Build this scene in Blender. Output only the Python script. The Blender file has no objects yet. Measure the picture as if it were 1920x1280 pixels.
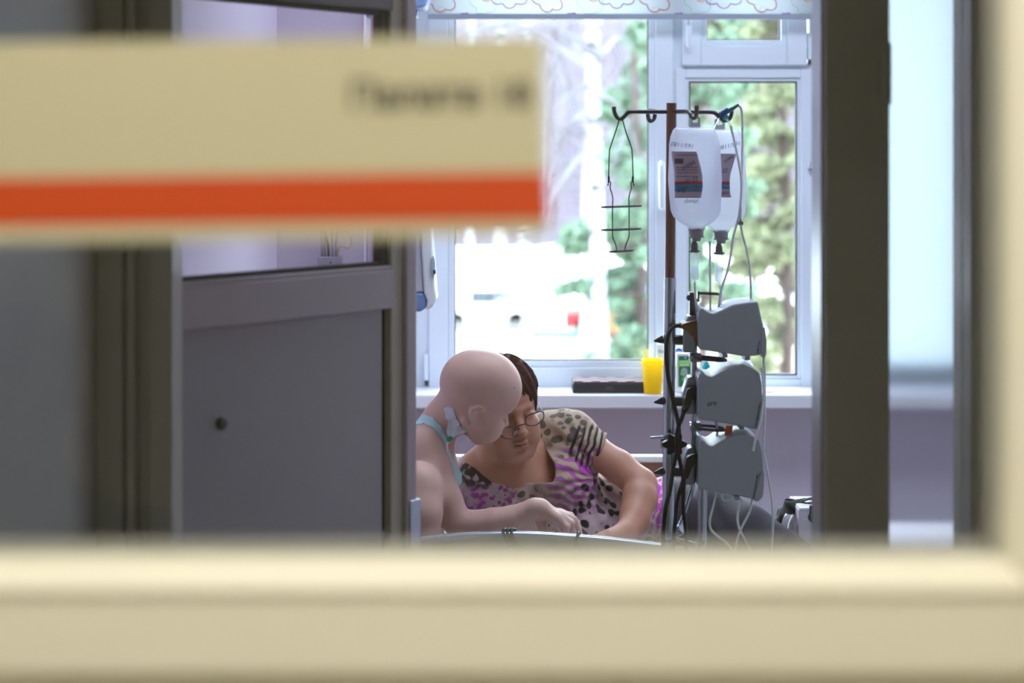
import bpy, math, random
import numpy as np
from mathutils import Vector, Matrix

# ------------------------------------------------------------------ camera, world, exposure
SC = bpy.context.scene
COL = SC.collection
FPX, HU, HV, CZ = 3500.0, 960.0, 278.0, 1.62      # focal length and principal point in 1920x1280 pixels, eye height
cam = bpy.data.objects.new('camera', bpy.data.cameras.new('camera'))
COL.objects.link(cam)
cam.location = (0, 0, CZ)
cam.rotation_euler = (math.pi / 2, 0, 0)
cam.data.sensor_width = 36
cam.data.lens = FPX / 1920 * 36
cam.data.shift_y = -(640 - HV) / 1920
cam.data.clip_start = 0.02
cam.data.clip_end = 500
cam.data.dof.use_dof = True
cam.data.dof.focus_distance = 4.42
cam.data.dof.aperture_fstop = 2.9
SC.camera = cam
W = bpy.data.worlds.new('overcast_sky')
SC.world = W
W.use_nodes = True
W.node_tree.nodes['Background'].inputs[0].default_value = (0.83, 0.93, 1.0, 1)
W.node_tree.nodes['Background'].inputs[1].default_value = 5.4
SC.view_settings.view_transform = 'Standard'
SC.view_settings.look = 'None'
SC.view_settings.gamma = 1
SC.view_settings.use_curve_mapping = False
SC.view_settings.exposure = 1.45
SC.cycles.use_denoising = True
SC.cycles.max_bounces = 10
SC.cycles.transparent_max_bounces = 24
CORRIDOR_LAMP = 4.5
CORRIDOR_FILL = 5.0
WARD_FILL = 5.0
pl = bpy.data.lights.new('window_daylight_portal', 'AREA')
pl.shape = 'RECTANGLE'; pl.size = 1.9; pl.size_y = 1.8
pl.cycles.is_portal = True
po = bpy.data.objects.new('window_daylight_portal', pl)
po.location = (0.6, 5.95, 1.75); po.rotation_euler = (-math.pi / 2, 0, 0)
COL.objects.link(po)


# ------------------------------------------------------------------ helpers
def P(u, v, D):
    return Vector(((u - HU) / FPX * D, D, CZ - (v - HV) / FPX * D))


def px(n, D):
    return n / FPX * D


def lin(c):
    return tuple(((x / 255) / 12.92 if x / 255 <= .04045 else ((x / 255 + .055) / 1.055) ** 2.4) for x in c)


OFF = {}
MATS = {}


def mat(name, rgb, rough=.5, metal=0.0, var=.06, scale=40, bump=0.0, spec=.5, sss=0, alpha=None):
    """Principled material; rgb in sRGB 0..255, with a little noise in colour and relief."""
    if name in MATS:
        return MATS[name]
    m = bpy.data.materials.new(name)
    m.use_nodes = True
    nt = m.node_tree
    b = nt.nodes['Principled BSDF']
    c = lin(rgb)
    b.inputs['Roughness'].default_value = rough
    b.inputs['Metallic'].default_value = metal
    b.inputs['Specular IOR Level'].default_value = spec
    tc = nt.nodes.new('ShaderNodeTexCoord')
    nz = nt.nodes.new('ShaderNodeTexNoise')
    nz.inputs['Scale'].default_value = scale
    nz.inputs['Detail'].default_value = 3
    nt.links.new(tc.outputs['Object'], nz.inputs['Vector'])
    mx = nt.nodes.new('ShaderNodeMix'); mx.data_type = 'RGBA'
    mx.inputs['A'].default_value = tuple(max(0, x * (1 - var)) for x in c) + (1,)
    mx.inputs['B'].default_value = tuple(min(1, x * (1 + var)) for x in c) + (1,)
    nt.links.new(nz.outputs['Fac'], mx.inputs['Factor'])
    nt.links.new(mx.outputs['Result'], b.inputs['Base Color'])
    if bump:
        bp = nt.nodes.new('ShaderNodeBump')
        bp.inputs['Strength'].default_value = bump
        bp.inputs['Distance'].default_value = .004
        nt.links.new(nz.outputs['Fac'], bp.inputs['Height'])
        nt.links.new(bp.outputs['Normal'], b.inputs['Normal'])
    if sss:
        b.inputs['Subsurface Weight'].default_value = sss
        b.inputs['Subsurface Radius'].default_value = (.012, .005, .003)
        b.inputs['Subsurface Scale'].default_value = .6
    MATS[name] = m
    return m


def emit(name, rgb, s):
    m = bpy.data.materials.new(name); m.use_nodes = True
    nt = m.node_tree; nt.nodes.clear()
    o = nt.nodes.new('ShaderNodeOutputMaterial'); e = nt.nodes.new('ShaderNodeEmission')
    e.inputs[0].default_value = lin(rgb) + (1,); e.inputs[1].default_value = s
    nt.links.new(e.outputs[0], o.inputs[0])
    MATS[name] = m
    return m


def glass(name, tint=(1, 1, 1), refl=.045, rough=0.0, haze=0.0):
    """Clear sheet: straight-through light plus a mirror share that grows at grazing angles."""
    m = bpy.data.materials.new(name); m.use_nodes = True
    nt = m.node_tree; nt.nodes.clear()
    o = nt.nodes.new('ShaderNodeOutputMaterial')
    t = nt.nodes.new('ShaderNodeBsdfTransparent'); t.inputs[0].default_value = tint + (1,)
    g = nt.nodes.new('ShaderNodeBsdfGlossy'); g.inputs['Roughness'].default_value = rough
    lw = nt.nodes.new('ShaderNodeLayerWeight'); lw.inputs[0].default_value = .5
    pw = nt.nodes.new('ShaderNodeMath'); pw.operation = 'POWER'; pw.inputs[1].default_value = 4
    ma = nt.nodes.new('ShaderNodeMath'); ma.operation = 'MULTIPLY_ADD'
    ma.inputs[1].default_value = .6; ma.inputs[2].default_value = refl
    nt.links.new(lw.outputs['Facing'], pw.inputs[0]); nt.links.new(pw.outputs[0], ma.inputs[0])
    mx = nt.nodes.new('ShaderNodeMixShader')
    nt.links.new(ma.outputs[0], mx.inputs[0]); nt.links.new(t.outputs[0], mx.inputs[1]); nt.links.new(g.outputs[0], mx.inputs[2])
    last = mx
    if haze:
        d = nt.nodes.new('ShaderNodeBsdfTranslucent'); d.inputs[0].default_value = (.9, .93, 1, 1)
        m2 = nt.nodes.new('ShaderNodeMixShader'); m2.inputs[0].default_value = haze
        nt.links.new(mx.outputs[0], m2.inputs[1]); nt.links.new(d.outputs[0], m2.inputs[2]); last = m2
    nt.links.new(last.outputs[0], o.inputs[0])
    MATS[name] = m
    return m


class MB:
    def __init__(s):
        s.v = []; s.f = []

    def add(s, vs, fs):
        n = len(s.v)
        s.v += [tuple(p) for p in vs]; s.f += [tuple(i + n for i in f) for f in fs]
        return s

    def box(s, lo, hi):
        x0, y0, z0 = lo; x1, y1, z1 = hi
        return s.add([(x0, y0, z0), (x1, y0, z0), (x1, y1, z0), (x0, y1, z0), (x0, y0, z1), (x1, y0, z1), (x1, y1, z1), (x0, y1, z1)],
                     [(0, 3, 2, 1), (4, 5, 6, 7), (0, 1, 5, 4), (1, 2, 6, 5), (2, 3, 7, 6), (3, 0, 4, 7)])

    def fbox(s, fn, lo, hi):
        """box in local coordinates mapped by fn"""
        x0, y0, z0 = lo; x1, y1, z1 = hi
        c = [(x0, y0, z0), (x1, y0, z0), (x1, y1, z0), (x0, y1, z0), (x0, y0, z1), (x1, y0, z1), (x1, y1, z1), (x0, y1, z1)]
        return s.add([fn(*p) for p in c], [(0, 3, 2, 1), (4, 5, 6, 7), (0, 1, 5, 4), (1, 2, 6, 5), (2, 3, 7, 6), (3, 0, 4, 7)])

    def pbox(s, u0, v0, u1, v1, y0, y1, D=None):
        """box whose front face spans pixels at distance y0 (or D)"""
        a = P(u0, v0, D or y0); b = P(u1, v1, D or y0)
        return s.box((min(a.x, b.x), y0, min(a.z, b.z)), (max(a.x, b.x), y1, max(a.z, b.z)))

    def tube(s, pts, r, n=8, flat=None, closed=False):
        pts = [Vector(p) for p in pts]
        m = len(pts)
        rr = r if isinstance(r, (list, tuple)) else [r] * m
        up = Vector((0.13, 0.21, .97))
        prev = None
        vs = []
        for i, p in enumerate(pts):
            if closed:
                t = (pts[(i + 1) % m] - pts[i - 1])
            else:
                t = pts[min(i + 1, m - 1)] - pts[max(i - 1, 0)]
            if t.length < 1e-9: t = Vector((0, 0, 1))
            t.normalize()
            if prev is None:
                a = t.cross(up)
                if a.length < 1e-3: a = t.cross(Vector((1, 0, 0)))
            else:
                a = prev - t * prev.dot(t)
            a.normalize(); prev = a
            b = t.cross(a)
            for k in range(n):
                th = 2 * math.pi * k / n
                fl = flat if flat else 1
                vs.append(p + a * math.cos(th) * rr[i] + b * math.sin(th) * rr[i] * fl)
        fs = []
        for i in range(m if closed else m - 1):
            j = (i + 1) % m
            for k in range(n):
                fs.append((i * n + k, i * n + (k + 1) % n, j * n + (k + 1) % n, j * n + k))
        if not closed:
            fs.append(tuple(range(n - 1, -1, -1))); fs.append(tuple((m - 1) * n + k for k in range(n)))
        return s.add(vs, fs)

    def lathe(s, prof, c, n=24, M=None):
        """prof: (r, z) list turned around local z at c"""
        c = Vector(c); vs = []; fs = []
        M = M or Matrix.Identity(3)
        for r, z in prof:
            for k in range(n):
                th = 2 * math.pi * k / n
                vs.append(c + M @ Vector((r * math.cos(th), r * math.sin(th), z)))
        for i in range(len(prof) - 1):
            for k in range(n):
                fs.append((i * n + k, i * n + (k + 1) % n, (i + 1) * n + (k + 1) % n, (i + 1) * n + k))
        fs.append(tuple(range(n - 1, -1, -1))); fs.append(tuple((len(prof) - 1) * n + k for k in range(n)))
        return s.add(vs, fs)

    def ell(s, c, r, n=14, M=None):
        prof = [(math.sin(math.pi * i / n) or 1e-4, -math.cos(math.pi * i / n)) for i in range(n + 1)]
        prof[0] = (1e-3, -1); prof[-1] = (1e-3, 1)
        M = M or Matrix.Identity(3)
        S3 = Matrix(((r[0], 0, 0), (0, r[1], 0), (0, 0, r[2])))
        return s.lathe(prof, c, 2 * n, M @ S3)

    def prism(s, poly, y0, y1, D=None):
        """pixel outline at distance D extruded from depth y0 to y1"""
        n = len(poly)
        pts = [P(u, v, D or y0) for u, v in poly]
        vs = [(p.x, y0, p.z) for p in pts] + [(p.x, y1, p.z) for p in pts]
        return s.add(vs, [tuple(range(n - 1, -1, -1)), tuple(range(n, 2 * n))] + [(i, (i + 1) % n, n + (i + 1) % n, n + i) for i in range(n)])

    def build(s, name, m, parent=None, bevel=0, seg=2, smooth=True, ang=38):
        me = bpy.data.meshes.new(name)
        me.from_pydata(s.v, [], s.f)
        return link(name, me, m, parent, bevel, seg, smooth, ang)


def link(name, me, m, parent=None, bevel=0, seg=2, smooth=True, ang=38, fixn=True):
    if fixn:
        import bmesh
        bm = bmesh.new(); bm.from_mesh(me)
        bmesh.ops.recalc_face_normals(bm, faces=bm.faces)
        bm.to_mesh(me); bm.free()
    if smooth:
        me.polygons.foreach_set('use_smooth', [True] * len(me.polygons))
        if ang: me.set_sharp_from_angle(angle=math.radians(ang))
    me.update()
    o = bpy.data.objects.new(name, me)
    COL.objects.link(o)
    if m: me.materials.append(m)
    if parent:
        o.parent = parent
        o.location = -OFF.get(parent.name, Vector((0, 0, 0)))
    if bevel:
        md = o.modifiers.new('bevel', 'BEVEL'); md.width = bevel; md.segments = seg; md.limit_method = 'ANGLE'
        md.angle_limit = math.radians(40); md.harden_normals = False
    return o


def thing(name, label, cat, loc=(0, 0, 0), group=None, kind=None):
    o = bpy.data.objects.new(name, None)
    COL.objects.link(o)
    o.empty_display_size = .05
    o.location = loc
    OFF[o.name] = Vector(loc)
    return tag(o, label, cat, group, kind)


def tag(o, label, cat, group=None, kind=None):
    o['label'] = label; o['category'] = cat
    if group: o['group'] = group
    if kind: o['kind'] = kind
    return o


def struct(o, label, cat):
    return tag(o, label, cat, None, 'structure')


def smoothpts(pts, n=6):
    """Catmull-Rom through the points"""
    p = [Vector(q) for q in pts]
    out = []
    for i in range(len(p) - 1):
        a = p[max(i - 1, 0)]; b = p[i]; c = p[i + 1]; d = p[min(i + 2, len(p) - 1)]
        for k in range(n):
            t = k / n
            out.append(.5 * ((2 * b) + (c - a) * t + (2 * a - 5 * b + 4 * c - d) * t * t + (3 * b - 3 * c + d - a) * t ** 3))
    out.append(p[-1])
    return out


def pp(pts, D=None, n=6):
    return smoothpts([P(q[0], q[1], q[2] if len(q) > 2 else D) for q in pts], n)


def text(name, body, m, parent, cu, cv, width_px, D, rot180=False, shear=0, tilt=0, depth=None, bold=0, vscale=1):
    cu_ = bpy.data.curves.new(name, 'FONT')
    cu_.body = body; cu_.align_x = 'CENTER'; cu_.align_y = 'CENTER'; cu_.shear = shear; cu_.offset = bold
    cu_.resolution_u = 3
    ob = bpy.data.objects.new(name, cu_)
    COL.objects.link(ob)
    me = bpy.data.meshes.new_from_object(ob.evaluated_get(bpy.context.evaluated_depsgraph_get()))
    bpy.data.objects.remove(ob); bpy.data.curves.remove(cu_)
    co = np.array([v.co[:] for v in me.vertices])
    mid = (co.max(0) + co.min(0)) / 2
    co = (co - mid) * (width_px / (co[:, 0].max() - co[:, 0].min()))
    co[:, 1] *= vscale
    if rot180: co = -co
    ct, st = math.cos(tilt), math.sin(tilt)
    x = co[:, 0] * ct - co[:, 1] * st; y = co[:, 0] * st + co[:, 1] * ct
    for i, vtx in enumerate(me.vertices):
        u, v = cu + x[i], cv - y[i]
        vtx.co = P(u, v, depth(u, v) if depth else D)
    me.materials.clear()
    me.name = name
    return link(name, me, m, parent, smooth=False, fixn=False)


# ------------------------------------------------------------------ distance-field sculpting (people, hair, cloth)
class Vol:
    def __init__(s, lo, hi, h):
        s.lo = np.array(lo, float); s.h = h
        s.n = np.ceil((np.array(hi) - s.lo) / h).astype(int) + 1
        s.d = np.full(s.n, .2, np.float32)

    def win(s, lo, hi, pad):
        a = np.clip(np.floor((np.array(lo) - pad - s.lo) / s.h).astype(int), 0, s.n)
        b = np.clip(np.ceil((np.array(hi) + pad - s.lo) / s.h).astype(int) + 1, 0, s.n)
        if np.any(b <= a): return None
        sl = tuple(slice(a[i], b[i]) for i in range(3))
        g = np.meshgrid(*[(s.lo[i] + np.arange(a[i], b[i]) * s.h).astype(np.float32) for i in range(3)], indexing='ij', sparse=True)
        return sl, g

    def comb(s, sl, d, k, sub):
        a = s.d[sl]
        if sub: a, d = -a, d
        if k > 0:
            hh = np.maximum(k - np.abs(a - d), 0) / k
            r = np.minimum(a, d) - hh * hh * k * .25
        else:
            r = np.minimum(a, d)
        s.d[sl] = -r if sub else r

    def ell(s, c, r, R=None, k=.01, sub=False):
        c = np.array(c, float); r = np.array(r, float)
        m = r.max()
        w = s.win(c - m, c + m, k + .02)
        if w is None: return s
        sl, (X, Y, Z) = w
        x, y, z = X - c[0], Y - c[1], Z - c[2]
        if R is not None:
            R = np.array(R, float)
            x, y, z = [R[0, i] * x + R[1, i] * y + R[2, i] * z for i in range(3)]
        k0 = np.sqrt((x / r[0]) ** 2 + (y / r[1]) ** 2 + (z / r[2]) ** 2)
        k1 = np.sqrt((x / r[0] ** 2) ** 2 + (y / r[1] ** 2) ** 2 + (z / r[2] ** 2) ** 2) + 1e-6
        s.comb(sl, (k0 * (k0 - 1) / k1).astype(np.float32), k, sub)
        return s

    def cap(s, a, b, ra, rb, k=.01, sub=False):
        a = np.array(a, float); b = np.array(b, float)
        m = max(ra, rb)
        w = s.win(np.minimum(a, b) - m, np.maximum(a, b) + m, k + .02)
        if w is None: return s
        sl, (X, Y, Z) = w
        ba = b - a
        L = max(ba @ ba, 1e-9)
        x, y, z = X - a[0], Y - a[1], Z - a[2]
        t = np.clip((x * ba[0] + y * ba[1] + z * ba[2]) / L, 0, 1)
        d = np.sqrt((x - t * ba[0]) ** 2 + (y - t * ba[1]) ** 2 + (z - t * ba[2]) ** 2) - (ra + (rb - ra) * t)
        s.comb(sl, d.astype(np.float32), k, sub)
        return s

    def chain(s, pts, k=.01, first=None):
        """pts: (u, v, D, radius_px) joints of a limb"""
        q = [(np.array(P(*p[:3])), px(p[3], p[2])) for p in pts]
        for (a, ra), (b, rb) in zip(q[:-1], q[1:]):
            s.cap(a, b, ra, rb, k)
        return s

    def pell(s, u, v, D, ru, rv, rd, k=.02, sub=False, R=None):
        f = D / FPX
        return s.ell(P(u, v, D), (ru * f, rd * f, rv * f), R, k, sub)

    def pixels(s):
        X = (s.lo[0] + np.arange(s.n[0]) * s.h)[:, None, None]
        Y = (s.lo[1] + np.arange(s.n[1]) * s.h)[None, :, None]
        Z = (s.lo[2] + np.arange(s.n[2]) * s.h)[None, None, :]
        return HU + FPX * X / Y, HV + FPX * (CZ - Z) / Y, Y

    def sample(s, p):
        q = (np.array(p) - s.lo) / s.h
        i = np.clip(np.floor(q).astype(int), 0, s.n - 2); f = q - i
        r = 0
        for dx in (0, 1):
            for dy in (0, 1):
                for dz in (0, 1):
                    w = (f[..., 0] if dx else 1 - f[..., 0]) * (f[..., 1] if dy else 1 - f[..., 1]) * (f[..., 2] if dz else 1 - f[..., 2])
                    r = r + w * s.d[i[..., 0] + dx, i[..., 1] + dy, i[..., 2] + dz]
        return r

    def front(s, u, v, y0, y1, step=.0015):
        """depth at which the sight line through pixel (u, v) meets the surface"""
        D = np.arange(y0, y1, step)
        pts = np.stack([(u - HU) / FPX * D, D, CZ - (v - HV) / FPX * D], -1)
        f = s.sample(pts)
        h = np.nonzero(f < 0)[0]
        return float(D[h[0]]) if len(h) else None

    def floor(s, z):
        Z = (s.lo[2] + np.arange(s.n[2]) * s.h)[None, None, :]
        s.d = np.maximum(s.d, (z - Z).astype(np.float32))
        return s

    def mesh(s, name):
        d = s.d
        ins = d < 0
        nx, ny, nz = d.shape
        c = np.zeros((nx - 1, ny - 1, nz - 1), np.uint8)
        for dx in (0, 1):
            for dy in (0, 1):
                for dz in (0, 1):
                    c += ins[dx:nx - 1 + dx, dy:ny - 1 + dy, dz:nz - 1 + dz]
        act = (c > 0) & (c < 8)
        I = np.argwhere(act)
        idx = np.full(act.shape, -1, np.int32); idx[act] = np.arange(len(I))
        acc = np.zeros((len(I), 3)); cnt = np.zeros(len(I))
        cor = [(a, b, e) for a in (0, 1) for b in (0, 1) for e in (0, 1)]
        for p in cor:
            for ax in range(3):
                if p[ax]: continue
                q = list(p); q[ax] = 1
                fa = d[I[:, 0] + p[0], I[:, 1] + p[1], I[:, 2] + p[2]]; fb = d[I[:, 0] + q[0], I[:, 1] + q[1], I[:, 2] + q[2]]
                x = (fa < 0) != (fb < 0)
                t = np.where(x, fa / np.where(x, fa - fb, 1), 0)
                pt = np.array(p, float)[None].repeat(len(I), 0); pt[:, ax] += t
                acc[x] += pt[x]; cnt[x] += 1
        V = (I + acc / np.maximum(cnt, 1)[:, None]) * s.h + s.lo
        Q = []
        for ax in range(3):
            sl0 = [slice(None)] * 3; sl1 = [slice(None)] * 3
            sl0[ax] = slice(0, -1); sl1[ax] = slice(1, None)
            ch = ins[tuple(sl0)] != ins[tuple(sl1)]
            E_ = np.argwhere(ch)
            o1, o2 = [(1, 2), (2, 0), (0, 1)][ax]
            E_ = E_[(E_[:, o1] > 0) & (E_[:, o2] > 0) & (E_[:, o1] < d.shape[o1] - 1) & (E_[:, o2] < d.shape[o2] - 1)]
            flip = ins[E_[:, 0], E_[:, 1], E_[:, 2]]
            q = []
            for a, b in ((0, 0), (1, 0), (1, 1), (0, 1)):
                K = E_.copy(); K[:, o1] -= 1 - a; K[:, o2] -= 1 - b
                q.append(idx[K[:, 0], K[:, 1], K[:, 2]])
            q = np.stack(q, 1)
            q[~flip] = q[~flip][:, ::-1]
            Q.append(q)
        Q = np.concatenate(Q)
        Q = Q[(Q >= 0).all(1)]
        me = bpy.data.meshes.new(name)
        me.vertices.add(len(V)); me.vertices.foreach_set('co', V.astype(np.float32).ravel())
        me.loops.add(len(Q) * 4); me.loops.foreach_set('vertex_index', Q.astype(np.int32).ravel())
        me.polygons.add(len(Q)); me.polygons.foreach_set('loop_start', np.arange(0, len(Q) * 4, 4, dtype=np.int32))
        me.polygons.foreach_set('loop_total', np.full(len(Q), 4, np.int32))
        me.update(calc_edges=True); me.validate()
        return me


def polymask(U, V, poly):
    """signed pixel distance to a polygon in the picture plane, negative inside"""
    poly = np.array(poly, float)
    d = np.full(np.broadcast(U, V).shape, 1e9, np.float32)
    s = np.ones(d.shape, np.float32)
    n = len(poly)
    j = n - 1
    for i in range(n):
        a, b = poly[i], poly[j]
        ex, ey = b - a
        wx, wy = U - a[0], V - a[1]
        t = np.clip((wx * ex + wy * ey) / (ex * ex + ey * ey + 1e-9), 0, 1)
        d = np.minimum(d, (wx - ex * t) ** 2 + (wy - ey * t) ** 2)
        c1 = V >= a[1]; c2 = V < b[1]; c3 = ex * wy > ey * wx
        flip = (c1 & c2 & c3) | (~c1 & ~c2 & ~c3)
        s = np.where(flip, -s, s)
        j = i
    return s * np.sqrt(d)


def drape(name, m, parent, poly, vol, y0, y1, off=.0015, step=2.0, thick=.0012):
    """thin patch that lies on a sculpted surface inside a pixel outline"""
    poly = np.array(poly, float)
    us = np.arange(poly[:, 0].min(), poly[:, 0].max() + step, step); vs = np.arange(poly[:, 1].min(), poly[:, 1].max() + step, step)
    UU, VV = np.meshgrid(us, vs, indexing='ij')
    ms = polymask(UU, VV, poly) < step * .5
    idx = {}; co = []
    for i in range(len(us)):
        for j in range(len(vs)):
            if ms[i, j]:
                D = vol.front(us[i], vs[j], y0, y1)
                if D: idx[i, j] = len(co); co.append(P(us[i], vs[j], D - off))
    fs = [(idx[i, j], idx[i + 1, j], idx[i + 1, j + 1], idx[i, j + 1]) for (i, j) in idx if (i + 1, j) in idx and (i + 1, j + 1) in idx and (i, j + 1) in idx]
    me = bpy.data.meshes.new(name); me.from_pydata([tuple(c) for c in co], [], fs)
    o = link(name, me, m, parent, fixn=False, ang=0)
    md = o.modifiers.new('thickness', 'SOLIDIFY'); md.thickness = thick; md.offset = 0
    return o


def headrot(yaw, pitch, roll):
    y, p, r = [math.radians(a) for a in (yaw, pitch, roll)]
    f = np.array([math.sin(y), -math.cos(y), 0]); l = np.array([math.cos(y), math.sin(y), 0]); u = np.array([0, 0, 1.])
    f, u = f * math.cos(p) - u * math.sin(p), u * math.cos(p) + f * math.sin(p)
    l, u = l * math.cos(r) + u * math.sin(r), u * math.cos(r) - l * math.sin(r)
    return np.stack([f, l, u], 1)


# ------------------------------------------------------------------ materials
LILAC = mat('lilac_paint', (220, 211, 226), .8, var=.03, scale=12, bump=.05)
WHITE_PVC = mat('white_plastic_frame', (222, 232, 242), .35, var=.01)
WHITE = mat('white_paint', (226, 228, 230), .5, var=.02)
SILLM = mat('white_sill_board', (225, 226, 232), .4, var=.02)
CREAM = mat('cream_door_paint', (244, 239, 216), .55, var=.025, scale=6)
CORR = mat('corridor_wall_paint', (214, 208, 182), .8, var=.04, scale=4)
OLIVE = mat('grey_beige_frame_paint', (198, 194, 180), .5, var=.04, scale=8)
DOORG = mat('mauve_grey_door_laminate', (200, 188, 194), .45, var=.03, scale=20)
PANELG = mat('grey_door_panel', (184, 180, 186), .5, var=.03, scale=9)
FLOORM = mat('grey_linoleum', (140, 134, 126), .4, var=.1, scale=14)
CEIL = mat('white_ceiling_paint', (226, 226, 226), .9, var=.02)
RUBBER = mat('dark_rubber_gasket', (42, 40, 38), .6, var=.05)
BLACK = mat('black_plastic', (9, 9, 12), .4, var=.1, spec=.3)
STEEL = mat('chrome_steel', (178, 184, 194), .22, 1.0, var=.05)
DARKSTEEL = mat('dark_worn_steel', (84, 80, 84), .38, .8, var=.15, scale=120)
PANE = glass('clear_window_pane', (.96, .985, 1.0), .03)
DOORPANE = glass('clear_door_pane', (.96, .97, .97), .022)
WBACK = 5.76      # inner face of the window wall
WF = 5.80         # front of the window frame

# ------------------------------------------------------------------ shell
def slab(name, boxes, m, label, cat, bevel=0):
    b = MB()
    for lo, hi in boxes: b.box(lo, hi)
    return struct(b.build(name, m, bevel=bevel), label, cat)

slab('floor', [((-2.2, -1.8, -.1), (2.2, 6.0, 0))], FLOORM, 'grey linoleum floor of corridor and ward', 'floor')
slab('ceiling', [((-2.2, -1.8, 2.7), (2.2, 6.0, 2.8))], CEIL, 'white painted ceiling over corridor and ward', 'ceiling')
wx0, wx1 = P(770, 0, WF).x, P(1862, 0, WF).x
wz0, wz1 = P(0, 746, WF).z, 2.45
slab('wall_back', [((-.7, WBACK, 0), (wx0, 6.0, 2.7)), ((wx1, WBACK, 0), (1.95, 6.0, 2.7)),
                   ((wx0, WBACK, 0), (wx1, 6.0, wz0)), ((wx0, WBACK, wz1), (wx1, 6.0, 2.7))], LILAC,
     'lilac ward wall that holds the window', 'wall')
slab('wall_left', [((-.72, 2.99, 0), (-.62, WBACK, 2.7)), ((-.62, 4.92, 0), (-.392, WBACK, 2.7))], LILAC,
     'lilac ward wall with boxed-out corner beside the window', 'wall')
slab('wall_right', [((1.85, 2.99, 0), (1.95, WBACK, 2.7))], LILAC, 'lilac ward wall at the foot of the bed', 'wall')
# vestibule and partition
VL, VR = -.642, .7215
slab('wall_vestibule_left', [((VL - .1, 1.24, 0), (VL, 2.90, 2.7))], OLIVE, 'grey beige vestibule wall on the hinge side of inner door', 'wall')
slab('wall_vestibule_right', [((VR, 1.24, 0), (VR + .1, 2.90, 2.7))], OLIVE, 'grey beige vestibule wall beside the narrow frosted pane', 'wall')
slab('wall_partition', [((VL - .1, 2.90, 0), (VL, 2.99, 2.7)), ((VR, 2.90, 0), (1.95, 2.99, 2.7)), ((VL, 2.90, 2.15), (VR, 2.99, 2.7))], OLIVE,
     'partition wall between vestibule and ward', 'wall')
PD = 2.90
# door frame of the inner door: stepped posts
fr = MB()
x = lambda u: P(u, 0, PD).x
fr.box((VL, 2.88, 0), (x(236), 2.99, 2.15))
fr.box((x(236), 2.895, 0), (x(243), 2.99, 2.15))
fr.box((x(243), 2.872, 0), (x(259), 2.99, 2.15))
fr.box((x(259), 2.90, 0), (x(283), 2.99, 2.15))
fr.box((x(283), 2.885, 0), (x(326), 2.975, 2.15))
fr.box((VL, 2.88, 2.08), (x(1545), 2.99, 2.15))
struct(fr.build('trim_1', OLIVE, bevel=.002), 'stepped grey beige door frame post on the hinge side of inner door', 'door frame')
fp = MB()
fp.box((x(1546), 2.89, 0), (x(1666), 2.99, 2.15))
struct(fp.build('trim_2', OLIVE, bevel=.003), 'wide grey beige post between doorway and narrow frosted pane', 'door frame')
ed = MB().box((x(1541), 2.91, 0), (x(1546), 3.0, 2.15))
struct(ed.build('trim_3', mat('painted_lit_edge', (176, 186, 198), .3, .3)), 'pale strip painted as window light on the reveal of the wide doorway post', 'trim')  # pale colour stands in for daylight falling on the jamb reveal
fq = MB()
fq.box((x(1812), 2.87, 0), (x(1826), 2.99, 2.15)); fq.box((x(1826), 2.89, 0), (VR, 2.99, 2.15))
fq.box((x(1666), 2.89, 0), (x(1812), 2.97, .12)); fq.box((x(1666), 2.89, 2.08), (x(1812), 2.97, 2.15))
struct(fq.build('trim_4', OLIVE, bevel=.002), 'slim grey beige frame around the narrow frosted pane', 'door frame')
# narrow frosted sidelight
FROST = bpy.data.materials.new('frosted_glass'); FROST.use_nodes = True
nt = FROST.node_tree; nt.nodes.clear()
o_ = nt.nodes.new('ShaderNodeOutputMaterial'); rf = nt.nodes.new('ShaderNodeBsdfRefraction')
rf.inputs['Roughness'].default_value = .16; rf.inputs['IOR'].default_value = 1.12; rf.inputs[0].default_value = (.96, .97, .98, 1)
gl = nt.nodes.new('ShaderNodeBsdfGlossy'); gl.inputs['Roughness'].default_value = .12
mx_ = nt.nodes.new('ShaderNodeMixShader'); mx_.inputs[0].default_value = .06
nt.links.new(rf.outputs[0], mx_.inputs[1]); nt.links.new(gl.outputs[0], mx_.inputs[2]); nt.links.new(mx_.outputs[0], o_.inputs[0])
MATS['frosted_glass'] = FROST
w2 = thing('window_2', 'narrow frosted glass sidelight beside the inner doorway', 'sidelight', (x(1740), 2.93, .12), kind='structure')
MB().box((x(1667), 2.925, .12), (x(1812), 2.931, 2.08)).build('pane', FROST, w2)
hb = MB().lathe([(.006, -.048), (.0085, -.046), (.0085, .046), (.006, .048)], P(1661, 138, 2.875), 14)
hb.pbox(1652, 95, 1661, 182, 2.876, 2.89)
hb.build('hinge', OLIVE, w2)

# inner door leaf, standing ajar into the ward
HX, HY = -.525, 2.985
dc, ds = .58, .8146
def dl(s, t, z):   # s along the leaf, t out of its front face
    return Vector((HX + dc * s + ds * t, HY + ds * s - dc * t, z))
d1 = thing('door_1', 'mauve grey inner door standing ajar with glass in its upper half', 'door', dl(0, 0, .01), kind='structure')
ZT0, ZT1, ZG0, ZG1 = 1.872, 2.06, 1.328, 1.406
b = MB()
b.fbox(dl, (.527, -.04, .01), (.560, -.002, ZT1)); b.build('stile', OLIVE, d1, bevel=.002)
b = MB(); b.fbox(dl, (.560, -.04, .01), (.590, .008, ZT1)); b.build('edge_strip', DOORG, d1, bevel=.003)
b = MB(); b.fbox(dl, (-.03, -.04, .01), (-.008, 0, ZT1)); b.build('stile', DOORG, d1, bevel=.002)
b = MB(); b.fbox(dl, (-.008, -.04, ZG0), (.527, .004, ZG1 - .008)); b.fbox(dl, (-.008, -.04, ZG1 - .008), (.527, -.002, ZG1)); b.build('middle_rail', DOORG, d1, bevel=.002)
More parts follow.
